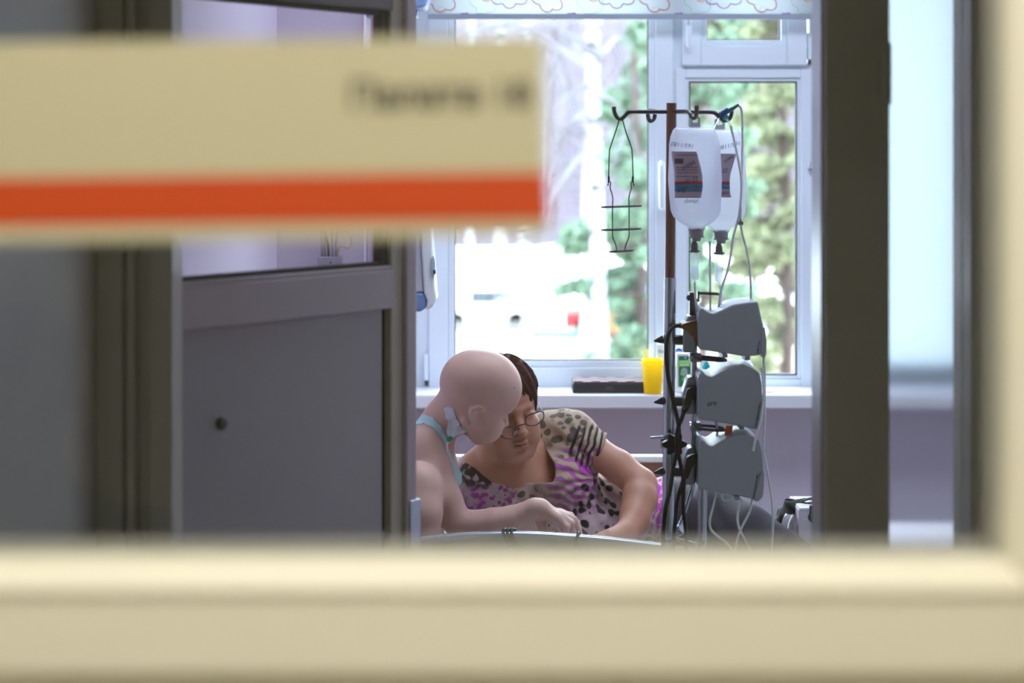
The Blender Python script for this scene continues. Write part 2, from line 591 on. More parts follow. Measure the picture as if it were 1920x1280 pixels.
b = MB(); b.fbox(dl, (-.008, -.04, ZT0), (.527, .004, ZT1)); b.build('top_rail', mat('grey_top_rail', (118, 116, 118), .5), d1, bevel=.002)
b = MB(); b.fbox(dl, (-.008, -.034, .01), (.512, -.012, ZG0)); b.build('lower_panel', PANELG, d1)
b = MB(); b.fbox(dl, (.512, -.036, .01), (.527, -.018, ZG0)); b.fbox(dl, (.509, -.03, ZG1), (.527, -.010, ZT0)); b.fbox(dl, (-.008, -.03, ZG1), (.509, -.012, ZG1 + .007))
b.fbox(dl, (-.008, -.03, ZT0 - .009), (.509, -.012, ZT0)); b.build('gasket', RUBBER, d1)
b = MB(); b.fbox(dl, (-.008, -.024, ZG1 + .004), (.515, -.018, ZT0 - .004)); b.build('pane', glass('door_leaf_pane', (.9, .88, .9), .04), d1)
b = MB(); b.fbox(dl, (.0, -.012, .012), (.045, -.006, ZG0)); b.build('edge_band', PANELG, d1, bevel=.001)
b = MB(); b.lathe([(.0105, 0), (.0105, .006), (.007, .010), (.001, .011)], dl(.095, -.012, P(411, 795, 3.06).z), 18,
                  Matrix(((0, dc, ds), (0, ds, -dc), (1, 0, 0))).to_3x3())
b.build('peg', mat('dark_grey_peg', (88, 86, 92), .5), d1)
b = MB(); b.fbox(dl, (.566, -.03, .70), (.597, .012, P(762, 935, 3.46).z)); b.build('edge_plate', STEEL, d1, bevel=.002)

# ------------------------------------------------------------------ ward window
w1 = thing('window_1', 'white plastic ward window with fixed lights and a small top vent', 'window', (wx0, WF, wz0), kind='structure')
def wz(v, D=WF): return P(0, v, D).z
def wxx(u, D=WF): return P(u, 0, D).x
def bars(mb, o, i, y0, y1):
    """frame of four bars between outer and inner rectangles; rectangles are u0, v0, u1, v1"""
    ox0, ox1, oz1, oz0 = wxx(o[0]), wxx(o[2]), wz(o[1]), wz(o[3])
    ix0, ix1, iz1, iz0 = wxx(i[0]), wxx(i[2]), wz(i[1]), wz(i[3])
    mb.box((ox0, y0, oz0), (ix0, y1, oz1)); mb.box((ix1, y0, oz0), (ox1, y1, oz1))
    mb.box((ix0, y0, oz0), (ix1, y1, iz0)); mb.box((ix0, y0, iz1), (ix1, y1, oz1))
    return mb
VT = 278 - (2.45 - CZ) / WF * FPX   # pixel row of the window head
f = MB()
for u0, u1 in ((770, 806), (1228, 1283), (1519, 1560), (1836, 1862)):
    f.box((wxx(u0), WF, wz0), (wxx(u1), WF + .075, 2.45))
f.box((wx0, WF, wz0), (wx1, WF + .075, wz(726))); f.box((wx0, WF, wz(VT + 36)), (wx1, WF + .075, 2.45))
f.box((wxx(1283), WF, wz(150)), (wxx(1519), WF + .075, wz(118)))
f.build('frame', WHITE_PVC, w1, bevel=.003)
def sash(name, o, i, bead, proud=.016):
    s_ = bars(MB(), o, (i[0] - bead, i[1] - bead, i[2] + bead, i[3] + bead), WF - proud, WF + .05).build(name, WHITE_PVC, w1, bevel=.003)
    bars(MB(), (i[0] - bead, i[1] - bead, i[2] + bead, i[3] + bead), (i[0] - 1, i[1] - 1, i[2] + 1, i[3] + 1), WF - proud + .008, WF + .03).build('glazing_bead', WHITE_PVC, s_, bevel=.002)
    bars(MB(), (i[0] - 1, i[1] - 1, i[2] + 1, i[3] + 1), (i[0] + 1.3, i[1] + 1.3, i[2] - 1.3, i[3] - 1.3), WF - .001, WF + .02).build('gasket', RUBBER, s_)
    MB().box((wxx(i[0]), WF + .012, wz(i[3])), (wxx(i[2]), WF + .018, wz(i[1]))).build('pane', PANE, s_)
    return s_
sA = sash('fixed_light', (804, VT + 26, 1262, 727), (853, VT + 80, 1215, 675), 13, .014)
sV = sash('vent_sash', (1278, VT + 26, 1511, 123), (1325, VT + 76, 1462, 75), 12, .028)
sB = sash('fixed_light', (1266, 129, 1526, 727), (1293, 154, 1493, 702), 8, .008)
sC = sash('casement', (1533, VT + 26, 1852, 727), (1590, VT + 80, 1796, 672), 12, .022)
def handle(u, v0, v1, wpx, parent, y):
    r = px(wpx / 2, y)
    h = MB(); h.tube([P(u, v0 + 4, y), P(u, v0 + 5, y - .03), P(u, v0 + 10, y - .038), P(u, (v0 + v1) / 2, y - .040), P(u, v1 - 3, y - .038), P(u, v1, y - .034)], [r * .9, r * .9, r, r, r * .85, r * .5], 10)
    h.lathe([(r * 1.5, 0), (r * 1.5, .008), (r * .8, .010)], P(u, v0 + 7, y), 16, Matrix(((1, 0, 0), (0, 0, -1), (0, 1, 0))))
    return h.build('handle', WHITE_PVC, parent)
handle(1241, 302, 392, 13, sA, WF - .014)
handle(1541, 302, 392, 9, sC, WF - .022)
handle(1291, -70, 88, 11, sV, WF - .028)
def hinge(u0, v0, u1, v1, parent):
    h = MB().pbox(u0, v0, u1, v1, WF - .022, WF, WF); h.build('hinge', WHITE_PVC, parent, bevel=.003)
    MB().pbox(u0 + 2, v1, u1 - 2, v1 + 9, WF - .014, WF, WF).build('hinge_pin', DARKSTEEL, parent)
hinge(1512, 62, 1523, 112, sV)
hinge(795, 662, 804, 712, sA)
k = MB().pbox(1514, 316, 1530, 319, WF - .03, WF, WF); k.lathe([(.003, -.008), (.004, 0), (.003, .008)], P(1519, 308, WF - .025), 10); k.build('latch', STEEL, sB)
for u in (910, 1120): MB().pbox(u, 722, u + 30, 726, WF - .018, WF, WF).build('drain_cap', WHITE_PVC, sA)
# white blind drawn down over the casement
CURT = bpy.data.materials.new('translucent_white_blind'); CURT.use_nodes = True
nt = CURT.node_tree; nt.nodes.clear()
o_ = nt.nodes.new('ShaderNodeOutputMaterial'); a_ = nt.nodes.new('ShaderNodeBsdfTranslucent'); a_.inputs[0].default_value = (.56, .60, .62, 1)
c_ = nt.nodes.new('ShaderNodeBsdfDiffuse'); c_.inputs[0].default_value = (.8, .84, .9, 1); m_ = nt.nodes.new('ShaderNodeMixShader'); m_.inputs[0].default_value = .5
nt.links.new(a_.outputs[0], m_.inputs[1]); nt.links.new(c_.outputs[0], m_.inputs[2]); nt.links.new(m_.outputs[0], o_.inputs[0])
m_.inputs[0].default_value = .3; MATS['translucent_white_blind'] = CURT
cbl = thing('casement_blind', 'plain white blind drawn down over the casement beside the doorway post', 'blind', P(1700, 724, 5.765))
MB().box((wxx(1562), 5.765, wz(722)), (wxx(1848), 5.7665, 2.40)).build('cloth', CURT, cbl)
MB().box((wxx(1562), 5.760, wz(724)), (wxx(1848), 5.772, wz(716))).build('bottom_bar', WHITE_PVC, cbl, bevel=.001)
MB().tube([(wxx(1558), 5.77, 2.41), (wxx(1852), 5.77, 2.41)], .018, 14).build('roller', WHITE_PVC, cbl)
# sill
sl = MB().box((-.392, 5.60, wz(767, 5.60)), (1.85, 5.83, wz(740, 5.60)))
struct(sl.build('trim_5', SILLM, bevel=.006, seg=3), 'white window sill board with a thick rounded front edge', 'window sill')

# ------------------------------------------------------------------ corridor side: wall, outer door, sign
OD = 1.15
gx0, gx1, gz0, gz1 = -.42, P(1890, 0, OD).x, P(0, 1054, OD).z, 2.02
slab('wall_front', [((-2.1, 1.14, 0), (-.52, 1.24, 2.7)), ((.44, 1.14, 0), (2.1, 1.24, 2.7)), ((-.52, 1.14, 2.14), (.44, 1.24, 2.7))], CORR,
     'cream corridor wall around the ward door', 'wall')
slab('wall_corridor_left', [((-2.2, -1.8, 0), (-2.1, 1.24, 2.7))], CORR, 'cream corridor end wall on the sign side', 'wall')
slab('wall_corridor_right', [((2.1, -1.8, 0), (2.2, 1.24, 2.7))], CORR, 'cream corridor end wall away from the sign', 'wall')
slab('wall_corridor', [((-2.1, -1.8, 0), (2.1, -1.7, 2.7))], CORR, 'cream corridor wall opposite the ward door', 'wall')
d2 = thing('door_2', 'cream ward door with a wide glass panel facing the corridor', 'door', (0, 1.19, 0), kind='structure')
b = MB()
b.box((-.515, OD, .01), (gx0 - .018, 1.195, 2.13)); b.build('stile', CREAM, d2, bevel=.002)
b = MB(); b.box((gx1 + .018, OD, .01), (.435, 1.195, 2.13)); b.build('stile', CREAM, d2, bevel=.002)
zb = P(0, 1270, OD).z
b = MB(); b.box((gx0 - .018, OD, zb), (gx1 + .018, 1.195, gz0 - .018)); b.build('middle_rail', CREAM, d2, bevel=.003)
b = MB(); b.box((gx0 - .018, OD, gz1 + .018), (gx1 + .018, 1.195, 2.13)); b.build('top_rail', CREAM, d2, bevel=.002)
b = MB(); b.box((gx0 - .018, OD + .012, .15), (gx1 + .018, 1.185, zb - .002)); b.build('lower_panel', CREAM, d2)
b = MB(); b.box((gx0 - .018, OD, .01), (gx1 + .018, 1.195, .15)); b.build('bottom_rail', CREAM, d2, bevel=.002)
# sloped glazing bead around the glass
bd = MB()
def beadbar(p0, p1, q0, q1):   # outer edge p, inner edge q
    bd.add([(p0[0], OD - .004, p0[1]), (p1[0], OD - .004, p1[1]), (q1[0], OD + .008, q1[1]), (q0[0], OD + .008, q0[1]),
            (p0[0], OD + .025, p0[1]), (p1[0], OD + .025, p1[1]), (q1[0], OD + .025, q1[1]), (q0[0], OD + .025, q0[1])],
           [(0, 1, 2, 3), (7, 6, 5, 4), (0, 4, 5, 1), (1, 5, 6, 2), (2, 6, 7, 3), (3, 7, 4, 0)])
e = .018
O4 = [(gx0 - e, gz0 - e), (gx1 + e, gz0 - e), (gx1 + e, gz1 + e), (gx0 - e, gz1 + e)]; I4 = [(gx0, gz0), (gx1, gz0), (gx1, gz1), (gx0, gz1)]
for i in range(4): beadbar(O4[i], O4[(i + 1) % 4], I4[i], I4[(i + 1) % 4])
bd.build('glazing_bead', CREAM, d2, bevel=.002)
bk = bars  # back bead towards the vestibule
b = MB()
b.box((gx0 - .02, 1.185, gz0 - .02), (gx0 + .003, 1.2, gz1 + .02)); b.box((gx1 - .003, 1.185, gz0 - .02), (gx1 + .02, 1.2, gz1 + .02))
b.box((gx0, 1.185, gz0 - .02), (gx1, 1.2, gz0 + .003)); b.box((gx0, 1.185, gz1 - .003), (gx1, 1.2, gz1 + .02)); b.build('back_bead', OLIVE, d2)
MB().box((gx0 - .01, OD + .028, gz0 - .01), (gx1 + .01, OD + .033, gz1 + .01)).build('pane', DOORPANE, d2)

# ward sign stuck to the outer face of the glass
SD = OD + .0245
sg = thing('door_sign', 'cream ward number plate with an orange stripe on the door glass', 'sign', P(500, 450, SD))
SIGNM = mat('cream_sign_plastic', (200, 194, 160), .6, var=.015, scale=5)
SIGNO = mat('orange_sign_stripe', (205, 74, 10), .6, var=.02, scale=5)
tl = -.0115
def sgn(u, v, D): return P(u, v + tl * (u - 510), D)
def signquad(v0, v1, u0, u1, y0, y1):
    b = MB(); q = [sgn(u0, v0, SD), sgn(u1, v0, SD), sgn(u1 + 6, v1, SD), sgn(u0, v1, SD)]
    b.add([(p.x, y0, p.z) for p in q] + [(p.x, y1, p.z) for p in q], [(3, 2, 1, 0), (4, 5, 6, 7), (0, 1, 5, 4), (1, 2, 6, 5), (2, 3, 7, 6), (3, 0, 4, 7)])
    return b
signquad(73, 448, -190, 1021, SD, SD + .0028).build('plate', SIGNM, sg)
signquad(328, 418, -190, 1025, SD - .0006, SD - .0001).build('stripe', SIGNO, sg)
text('lettering', 'Палата 18', mat('dark_grey_sign_ink', (56, 50, 48), .6), sg, 826, 176, 336, SD - .0008, tilt=.0115, bold=.022)

# ------------------------------------------------------------------ outside: lot, bank, trees
GZ = -4.0
RNG = random.Random(7)
def ground_at(d): return GZ if d < 105 else GZ + (d - 105) * .55
b = MB()
b.add([(-60, 7, GZ - 2), (60, 7, GZ - 2), (60, 30, GZ), (-60, 30, GZ), (-60, 57, GZ), (60, 57, GZ)], [(0, 1, 2, 3), (3, 2, 5, 4)])
struct(b.build('ground_grass', mat('dry_autumn_grass', (150, 138, 118), .9, var=.25, scale=.6), smooth=False), 'dry pale grass below the window', 'ground')
b = MB().add([(-60, 57, GZ), (60, 57, GZ), (60, 106, GZ + .2), (-60, 106, GZ + .2)], [(0, 1, 2, 3)])
struct(b.build('ground_yard', mat('pale_concrete_yard', (226, 226, 226), .8, var=.06, scale=.3), smooth=False), 'pale open yard beyond the blue fence', 'ground')
b = MB(); n = 40
vs = []; fs = []
for j in range(14):
    for i in range(n + 1):
        d = 104 + j * 7
        vs.append((-70 + i * 3.5, d + RNG.uniform(-1.5, 1.5), GZ + j * 3.6 + RNG.uniform(-1, 1) * (j > 0)))
for j in range(13):
    for i in range(n): fs.append((j * (n + 1) + i, j * (n + 1) + i + 1, (j + 1) * (n + 1) + i + 1, (j + 1) * (n + 1) + i))
b.add(vs, fs)
struct(b.build('ground_bank', mat('bare_brush_bank', (66, 58, 68), .95, var=.55, scale=.35), ang=0), 'brown bank of bare brush behind the yard', 'ground')

BIRCH = bpy.data.materials.new('birch_bark'); BIRCH.use_nodes = True
nt = BIRCH.node_tree; bs = nt.nodes['Principled BSDF']; bs.inputs['Roughness'].default_value = .8
tc = nt.nodes.new('ShaderNodeTexCoord'); mp = nt.nodes.new('ShaderNodeMapping'); mp.inputs['Scale'].default_value = (1.6, 1.6, 2.6)
nz = nt.nodes.new('ShaderNodeTexNoise'); nz.inputs['Scale'].default_value = 2.2; nz.inputs['Detail'].default_value = 4
cr = nt.nodes.new('ShaderNodeValToRGB'); cr.color_ramp.elements[0].position = .36; cr.color_ramp.elements[0].color = (.03, .03, .036, 1)
cr.color_ramp.elements[1].position = .46; cr.color_ramp.elements[1].color = (.30, .31, .32, 1)
nt.links.new(tc.outputs['Object'], mp.inputs[0]); nt.links.new(mp.outputs[0], nz.inputs['Vector']); nt.links.new(nz.outputs['Fac'], cr.inputs[0]); nt.links.new(cr.outputs[0], bs.inputs['Base Color'])
MATS['birch_bark'] = BIRCH
TWIG = mat('pale_bare_twigs', (92, 90, 98), .9, var=.2, scale=3)
BARKB = mat('brown_pine_bark', (66, 54, 52), .9, var=.3, scale=3)
BUSHM = mat('grey_bare_branches', (104, 94, 100), .9, var=.2, scale=2)

def branchset(mb, base, direc, length, r, depth, rng, droop=.25):
    p = Vector(base); d = Vector(direc).normalized()
    pts = [p.copy()]; n = 6
    for i in range(n):
        d = (d + Vector((rng.uniform(-.25, .25), rng.uniform(-.25, .25), rng.uniform(-.2, .12) - droop * i / n))).normalized()
        p = p + d * length / n
        pts.append(p.copy())
    mb.tube(pts, [r * (1 - .8 * i / n) for i in range(n + 1)], 5)
    if depth:
        for k in range(3):
            i = rng.randint(1, n - 1)
            side = Vector((rng.uniform(-1, 1), rng.uniform(-.6, .6), rng.uniform(-.3, .6)))
            branchset(mb, pts[i], (d + side * 1.1), length * .55, r * .5, depth - 1, rng, droop * 1.5)

def birch(u, d, r, top, lean, label, nb, seed, low=.35):
    rng = random.Random(seed)
    base = Vector(((u - HU) / FPX * d, d, GZ - .2))
    t = thing('birch_tree', label, 'tree', base, 'birches in the yard')
    n = 10
    pts = [base + Vector((lean * top * (i / n) ** 1.3 + rng.uniform(-.06, .06), 0, (top) * i / n)) for i in range(n + 1)]
    MB().tube(pts, [r * (1 - .6 * i / n) for i in range(n + 1)], 10).build('trunk', BIRCH, t)
    mb = MB()
    for k in range(nb):
        i = rng.uniform(low * n, n - .2); j = int(i)
        q = pts[j].lerp(pts[j + 1], i - j)
        a = rng.uniform(0, 2 * math.pi)
        branchset(mb, q, (math.cos(a), math.sin(a) * .6, rng.uniform(.1, .9)), rng.uniform(1.2, 3.0), r * .26, 2, rng, .45)
    mb.build('branches', TWIG, t)['kind'] = 'stuff'
birch(938, 46, .17, 14, .0, 'slim birch between two others in line with the fence', 10, 1)
birch(985, 50, .15, 14, .003, 'thin birch beside the end of the blue fence', 10, 2)
birch(1100, 38, .20, 9, .025, 'leaning pale birch in front of the fence beside the pine', 7, 3)
birch(882, 74, .16, 16, .0, 'far thin birch standing in the open yard', 8, 4)
# near birch whose bare crown fills the fixed light
t = thing('birch_tree', 'tall near birch with a tangle of drooping bare boughs', 'tree', ((1140 - HU) / FPX * 24, 24, GZ - 1))
bx = (1128 - HU) / FPX * 24
pts = [Vector((bx + .25 * math.sin(i * .5) * .15 - .012 * i, 24, GZ - 1 + i * 1.0)) for i in range(13)]
MB().tube(pts, [.125 - .006 * i for i in range(13)], 10).build('trunk', BIRCH, t)
mb = MB(); rng = random.Random(21)
hand = [[(1125, 300), (1080, 200), (1060, 130), (1045, 80), (1030, 20)], [(1122, 330), (1075, 300), (1045, 330), (1028, 390)], [(1128, 150), (1090, 110), (1050, 95), (1030, 130)],
        [(1125, 240), (1070, 180), (1040, 140), (1030, 230)], [(1126, 190), (1100, 160), (1060, 190), (1030, 260)], [(1124, 200), (1070, 230), (1040, 290), (1025, 350)],
        [(1126, 110), (1090, 90), (1050, 60), (1020, 40)], [(1130, 100), (1160, 70), (1190, 90)], [(1128, 180), (1160, 200), (1180, 240)], [(1125, 260), (1090, 290), (1050, 350), (1035, 430), (985, 480)],
        [(1130, 60), (1100, 30), (1060, 60), (1035, 120), (1028, 200)], [(1126, 230), (1085, 250), (1050, 240), (1025, 270)], [(1122, 300), (1060, 260), (1000, 280), (950, 330)],
        [(1120, 140), (1000, 60), (940, 40), (900, 60)], [(1120, 100), (980, 20), (900, 30), (870, 100)]]
for hp in hand:
    q = smoothpts([P(u, v, 24 + rng.uniform(-1.2, .6)) for u, v in hp], 6)
    m_ = len(q)
    mb.tube(q, [.032 * (1 - .75 * i / m_) for i in range(m_)], 5)
    for kk in range(3):
        i = rng.randint(3, m_ - 2)
        branchset(mb, q[i], (q[i] - q[i - 1]).normalized() + Vector((rng.uniform(-.8, .4), rng.uniform(-.5, .5), rng.uniform(-.9, .5))), rng.uniform(.7, 1.6), .014, 1, rng, .4)
mb.build('branches', TWIG, t)['kind'] = 'stuff'

def leafmat(name, rgb):
    m = mat(name, rgb, .8, var=.3, scale=1.5)
    return m
PINE_A = leafmat('blue_green_pine_needles', (96, 120, 100)); PINE_B = leafmat('yellow_green_pine_needles', (120, 126, 98))
def clump(v, f, c, r, n, rng, size):
    for _ in range(n):
        while True:
            q = np.array([rng.uniform(-1, 1) for _ in range(3)])
            if q @ q < 1: break
        p = c + q * r
        a = np.array([rng.gauss(0, 1) for _ in range(3)]); a /= np.linalg.norm(a)
        w = np.cross(a, [rng.gauss(0, 1), rng.gauss(0, 1), rng.gauss(0, 1)]); w /= (np.linalg.norm(w) + 1e-6)
        k = len(v)
        L = size * rng.uniform(.6, 1.3)
        v += [tuple(p - a * L), tuple(p + w * L * .32), tuple(p + a * L), tuple(p - w * L * .32)]
        f.append((k, k + 1, k + 2, k + 3))
def pine(u, d, h, r, label, m, seed, clumps, trunk_r=.10, dens=270, size=.16, base=None):
    rng = random.Random(seed)
    bx = (u - HU) / FPX * d
    gz = GZ - .1 if base is None else base
    t = thing('pine_tree', label, 'tree', (bx, d, gz), 'pines near the window')
    MB().tube([Vector((bx + .08 * math.sin(i), d, gz + h * i / 8)) for i in range(9)], [trunk_r * (1 - .09 * i) for i in range(9)], 8).build('trunk', BARKB, t)
    v = []; f = []; lb = MB()
    for (cu, cv, ru, rv) in clumps:
        dd = d + rng.uniform(-1.0, 1.0)
        c = np.array(P(cu, cv, dd)); fr_ = dd / FPX
        clump(v, f, c, np.array([ru * fr_, ru * fr_ * .9, rv * fr_]), int(dens * ru * rv / 900), rng, size)
        lb.tube([Vector((bx, d, c[2] - ru * fr_ * .35)), Vector(((bx + c[0]) / 2, dd, c[2] - .1)), Vector(c)], [.05, .035, .012], 5)
    me = bpy.data.meshes.new('foliage'); me.from_pydata(v, [], f)
    link('foliage', me, m, t, smooth=False, fixn=False)['kind'] = 'stuff'
    lb.build('branches', BARKB, t)['kind'] = 'stuff'
def scatter(u0, u1, v0, v1, n, seed, ru=(22, 44), rv=(10, 20)):
    r = random.Random(seed)
    return [(r.uniform(u0, u1), v0 + (v1 - v0) * (i + r.random()) / n, r.uniform(*ru), r.uniform(*rv)) for i in range(n)]
cl = [(1200, 70, 25, 30), (1195, 150, 30, 35), (1150, 200, 45, 28), (1185, 260, 40, 30), (1150, 300, 40, 25), (1200, 330, 40, 30), (1110, 440, 60, 22), (1170, 420, 50, 30), (1190, 470, 45, 24),
      (1075, 460, 30, 16), (1170, 520, 55, 22), (1105, 538, 55, 14), (1055, 545, 22, 9), (1180, 560, 40, 16), (1190, 600, 40, 18), (1150, 570, 35, 14), (1175, 655, 55, 16), (1140, 672, 45, 16), (1195, 630, 35, 14), (1205, 390, 35, 25)]
pine(1196, 33, 14, 3, 'spreading pine partly hiding the playground', PINE_A, 31, cl)
pine(1310, 30, 13, 3, 'full pine in front of the vent light, blue green', PINE_A, 32, scatter(1230, 1390, -120, 560, 46, 5))
pine(1470, 36, 15, 3, 'yellowish pine with an exposed brown trunk', PINE_B, 33, scatter(1380, 1520, -150, 520, 44, 6) + scatter(1400, 1500, 560, 700, 7, 16), trunk_r=.13)
pine(1410, 46, 14, 3, 'yellow green pine behind the two nearer pines', PINE_B, 34, scatter(1290, 1560, 0, 600, 44, 8, (30, 52), (12, 24)), dens=160, size=.24)
pine(1680, 34, 14, 3, 'pine beyond the casement, blue green', PINE_A, 35, scatter(1570, 1800, -150, 420, 34, 9))
# bare grey trees on the bank
for i in range(16):
    u = 845 + i * 42; d = 107 + 8 * (i % 2)
    base = Vector(((u - HU) / FPX * d, d, GZ + (d - 104) / 7 * 3.6 - .5))
    t = thing('bare_tree', 'leafless grey tree among many on the brown bank', 'tree', base, 'bare trees on the bank')
    h = RNG.uniform(8, 15)
    MB().tube([base, base + Vector((.1, 0, h * .5)), base + Vector((RNG.uniform(-.6, .6), 0, h))], [.14, .1, .03], 6).build('trunk', BUSHM, t)
    mb = MB(); rg = random.Random(i)
    for k in range(8):
        branchset(mb, base + Vector((0, 0, h * rg.uniform(.25, .9))), (rg.uniform(-1, 1), rg.uniform(-.5, .5), rg.uniform(.3, 1)), rg.uniform(1.1, 1.7), .06, 1, rg, .1)
    mb.build('branches', BUSHM, t)['kind'] = 'stuff'

# low fence, cars and play equipment at the edge of the yard
fe = thing('yard_fence', 'low pale blue panel fence with a dark top rail', 'fence', P(1035, 640, 54))
for i in range(9):
    MB().pbox(988 + i * 11, 619, 998 + i * 11, 634, 54, 54.05).build('panel', mat('pale_blue_fence_paint', (70, 110, 136), .6), fe)
MB().pbox(850, 613, 1090, 617, 53.95, 54.1).build('top_rail', mat('dark_fence_rail', (92, 90, 92), .6), fe)
for i in range(9): MB().pbox(985 + i * 11, 614, 987 + i * 11, 646, 53.97, 54.08).build('post', MATS['dark_fence_rail'], fe)
def car(u, v, d, rgb, nm, label, L=3.9):
    c = P(u, v, d); c.z = GZ
    t = thing('parked_car', label, 'car', c, 'cars parked by the yard')
    y0, y1 = d - .8, d + .8
    prof = [(-.5, .28), (-.5, .75), (-.28, .82), (-.16, 1.32), (.2, 1.35), (.33, .9), (.5, .8), (.5, .28)]
    m = mat(nm, rgb, .3)
    b = MB(); n = len(prof)
    b.add([(c.x + p * L, y0, GZ + z) for p, z in prof] + [(c.x + p * L, y1, GZ + z) for p, z in prof], [tuple(range(n)), tuple(range(2 * n - 1, n - 1, -1))] + [(i, n + i, n + (i + 1) % n, (i + 1) % n) for i in range(n)])
    b.build('body', m, t, bevel=.05)
    MB().box((c.x - .16 * L, y0 - .01, GZ + .88), (c.x + .24 * L, y0 + .02, GZ + 1.25)).build('side_window', mat('dark_car_glass', (60, 70, 80), .1), t)
    for sx in (-.31, .31):
        for yy in (y0, y1 - .2):
            MB().lathe([(.3, 0), (.3, .2)], (c.x + sx * L, yy + .2, GZ + .3), 16, Matrix(((1, 0, 0), (0, 0, -1), (0, 1, 0)))).build('wheel', mat('grey_tyre', (96, 96, 98), .8), t)
car(1148, 630, 56, (150, 36, 40), 'red_car_paint', 'small red car parked behind the leaning birch', 2.9)
car(912, 640, 58, (200, 200, 200), 'white_car_paint', 'white car parked between two slim birches', 3.0)
pt = thing('play_tower', 'play tower with a bright blue roof and orange panels', 'playground', P(1172, 645, 48))
c = P(1172, 640, 48)
for sx in (-.65, .65):
    for sy in (0, 1.2): MB().box((c.x + sx - .05, 48 + sy - .05, GZ), (c.x + sx + .05, 48 + sy + .05, -2.1)).build('post', mat('red_play_paint', (140, 44, 40), .5), pt)
b = MB().add([(c.x - 1, 47.7, -2.2), (c.x + 1, 47.7, -2.2), (c.x + 1, 49.5, -2.2), (c.x - 1, 49.5, -2.2), (c.x, 48.6, -1.5)], [(0, 1, 4), (1, 2, 4), (2, 3, 4), (3, 0, 4), (3, 2, 1, 0)])
b.build('roof', mat('bright_blue_play_roof', (48, 96, 160), .4), pt, smooth=False)
for i in range(2): MB().box((c.x - .65 + i * .66, 47.98, GZ + .9), (c.x - .01 + i * .66, 48.03, GZ + 1.5)).build('panel', mat('orange_play_panel', (160, 96, 50), .5), pt)
MB().box((c.x - .65, 48, GZ + .75), (c.x + .65, 49.2, GZ + .85)).build('deck', BARKB, pt)

# ------------------------------------------------------------------ roller blind with printed flowers
BD = 5.70
bl = thing('roller_blind', 'white roller blind printed with outlined flowers, drawn up', 'blind', P(1170, 30, BD))
BLM = mat('blind_cloth', (226, 234, 240), .8, var=.02)
MB().box((P(806, 0, BD).x, BD, P(0, 28, BD).z), (P(1537, 0, BD).x, BD + .0015, 2.42)).build('cloth', CURT, bl)
MB().pbox(802, 26, 1539, 36, BD - .006, BD + .008).build('bottom_bar', mat('grey_blind_bar', (150, 160, 176), .4), bl, bevel=.001)
MB().tube([Vector((P(800, 0, BD).x, BD + .02, 2.43)), Vector((P(1542, 0, BD).x, BD + .02, 2.43))], .022, 16).build('roller', WHITE_PVC, bl)
def flower(cu, cv, R, nl, m, dots, ph=0.0, rr=.0015):
    q = []
    for i in range(nl * 12):
        th = 2 * math.pi * i / (nl * 12) + ph
        r = R * (.72 + .28 * abs(math.sin(nl * th / 2))) * (1 + .08 * math.sin(3 * th + cu))
        q.append(P(cu + r * math.cos(th), min(cv + r * math.sin(th) * .95, 25.5), BD - .0008))
    b = MB().tube(q, rr, 5, closed=True)
    if dots:
        for i in range(9):
            th = 2 * math.pi * i / 9
            b.ell(P(cu + 7 * math.cos(th), cv + 22 + 6 * math.sin(th), BD - .0006), (.0013, .0006, .0013), 4)
    return b.build('flower_print', m, bl)
FR = mat('red_print_ink', (196, 40, 40), .7); FP = mat('magenta_print_ink', (170, 60, 170), .7); FG = mat('green_print_ink', (140, 180, 160), .7); FO = mat('orange_print_ink', (220, 130, 60), .7)
for i in range(4):
    flower(828 + 201 * i, -3, 29, 5, FR, True, .3); flower(955 + 201 * i, -14, 34, 6, FP, False, .1)
    flower(908 + 201 * i, 4, 27, 5, FG, True, .8, .0008); flower(915 + 201 * i, -20, 24, 5, FO, False)
    flower(871 + 201 * i, 32, 9, 4, FP, False, .4); flower(840 + 201 * i, -70, 34, 5, FG, False, .2, .0008); flower(935 + 201 * i, -75, 32, 5, FR, True, .9)

# ------------------------------------------------------------------ wall dispensers and cable block on the boxed corner
DW = mat('glossy_white_dispenser', (228, 236, 240), .16, var=.01); DB = mat('blue_grey_dispenser_base', (112, 142, 190), .3)
def prof_extrude(mb, pts, y0, y1, D):
    return mb.prism(pts, y0, y1, D)
dp = thing('soap_dispenser', 'glossy white wall dispenser with blue grey base beside the window', 'dispenser', P(790, 582, 5.1))
b = MB(); prof = [(690, 330), (786, 332), (790, 400), (792, 470), (797, 545), (690, 545)]
b.prism(prof, 5.02, 5.14, 5.08).build('body', mat('lilac_grey_dispenser_body', (186, 188, 206), .4), dp, bevel=.006)
b = MB(); b.prism([(690, 545), (797, 545), (803, 560), (801, 574), (790, 581), (690, 582)], 5.02, 5.14, 5.08).build('base', DB, dp, bevel=.008, seg=3)
b = MB(); b.prism([(786, 325), (797, 330), (808, 400), (814, 470), (818, 540), (820, 558), (812, 572), (800, 578), (803, 560), (797, 545), (792, 470), (790, 400)], 5.015, 5.145, 5.08).build('cover', DW, dp, bevel=.006, seg=3)
b = MB(); b.ell(P(812, 500, 5.012), (.006, .003, .03), 8).build('sight_glass', mat('grey_sight_glass', (176, 190, 204), .2), dp)
MB().pbox(812, 506, 817, 514, 5.008, 5.02).build('lock', mat('dark_green_lock', (36, 62, 58), .4), dp)
dq = thing('towel_dispenser', 'blue wall dispenser above the glossy white one', 'dispenser', P(785, 34, 5.1))
b = MB(); b.prism([(690, -190), (800, -185), (806, -60), (806, 0), (800, 18), (770, 20), (690, 20)], 5.0, 5.16, 5.08).build('cover', mat('blue_dispenser_cover', (126, 154, 204), .35), dq, bevel=.008, seg=3)
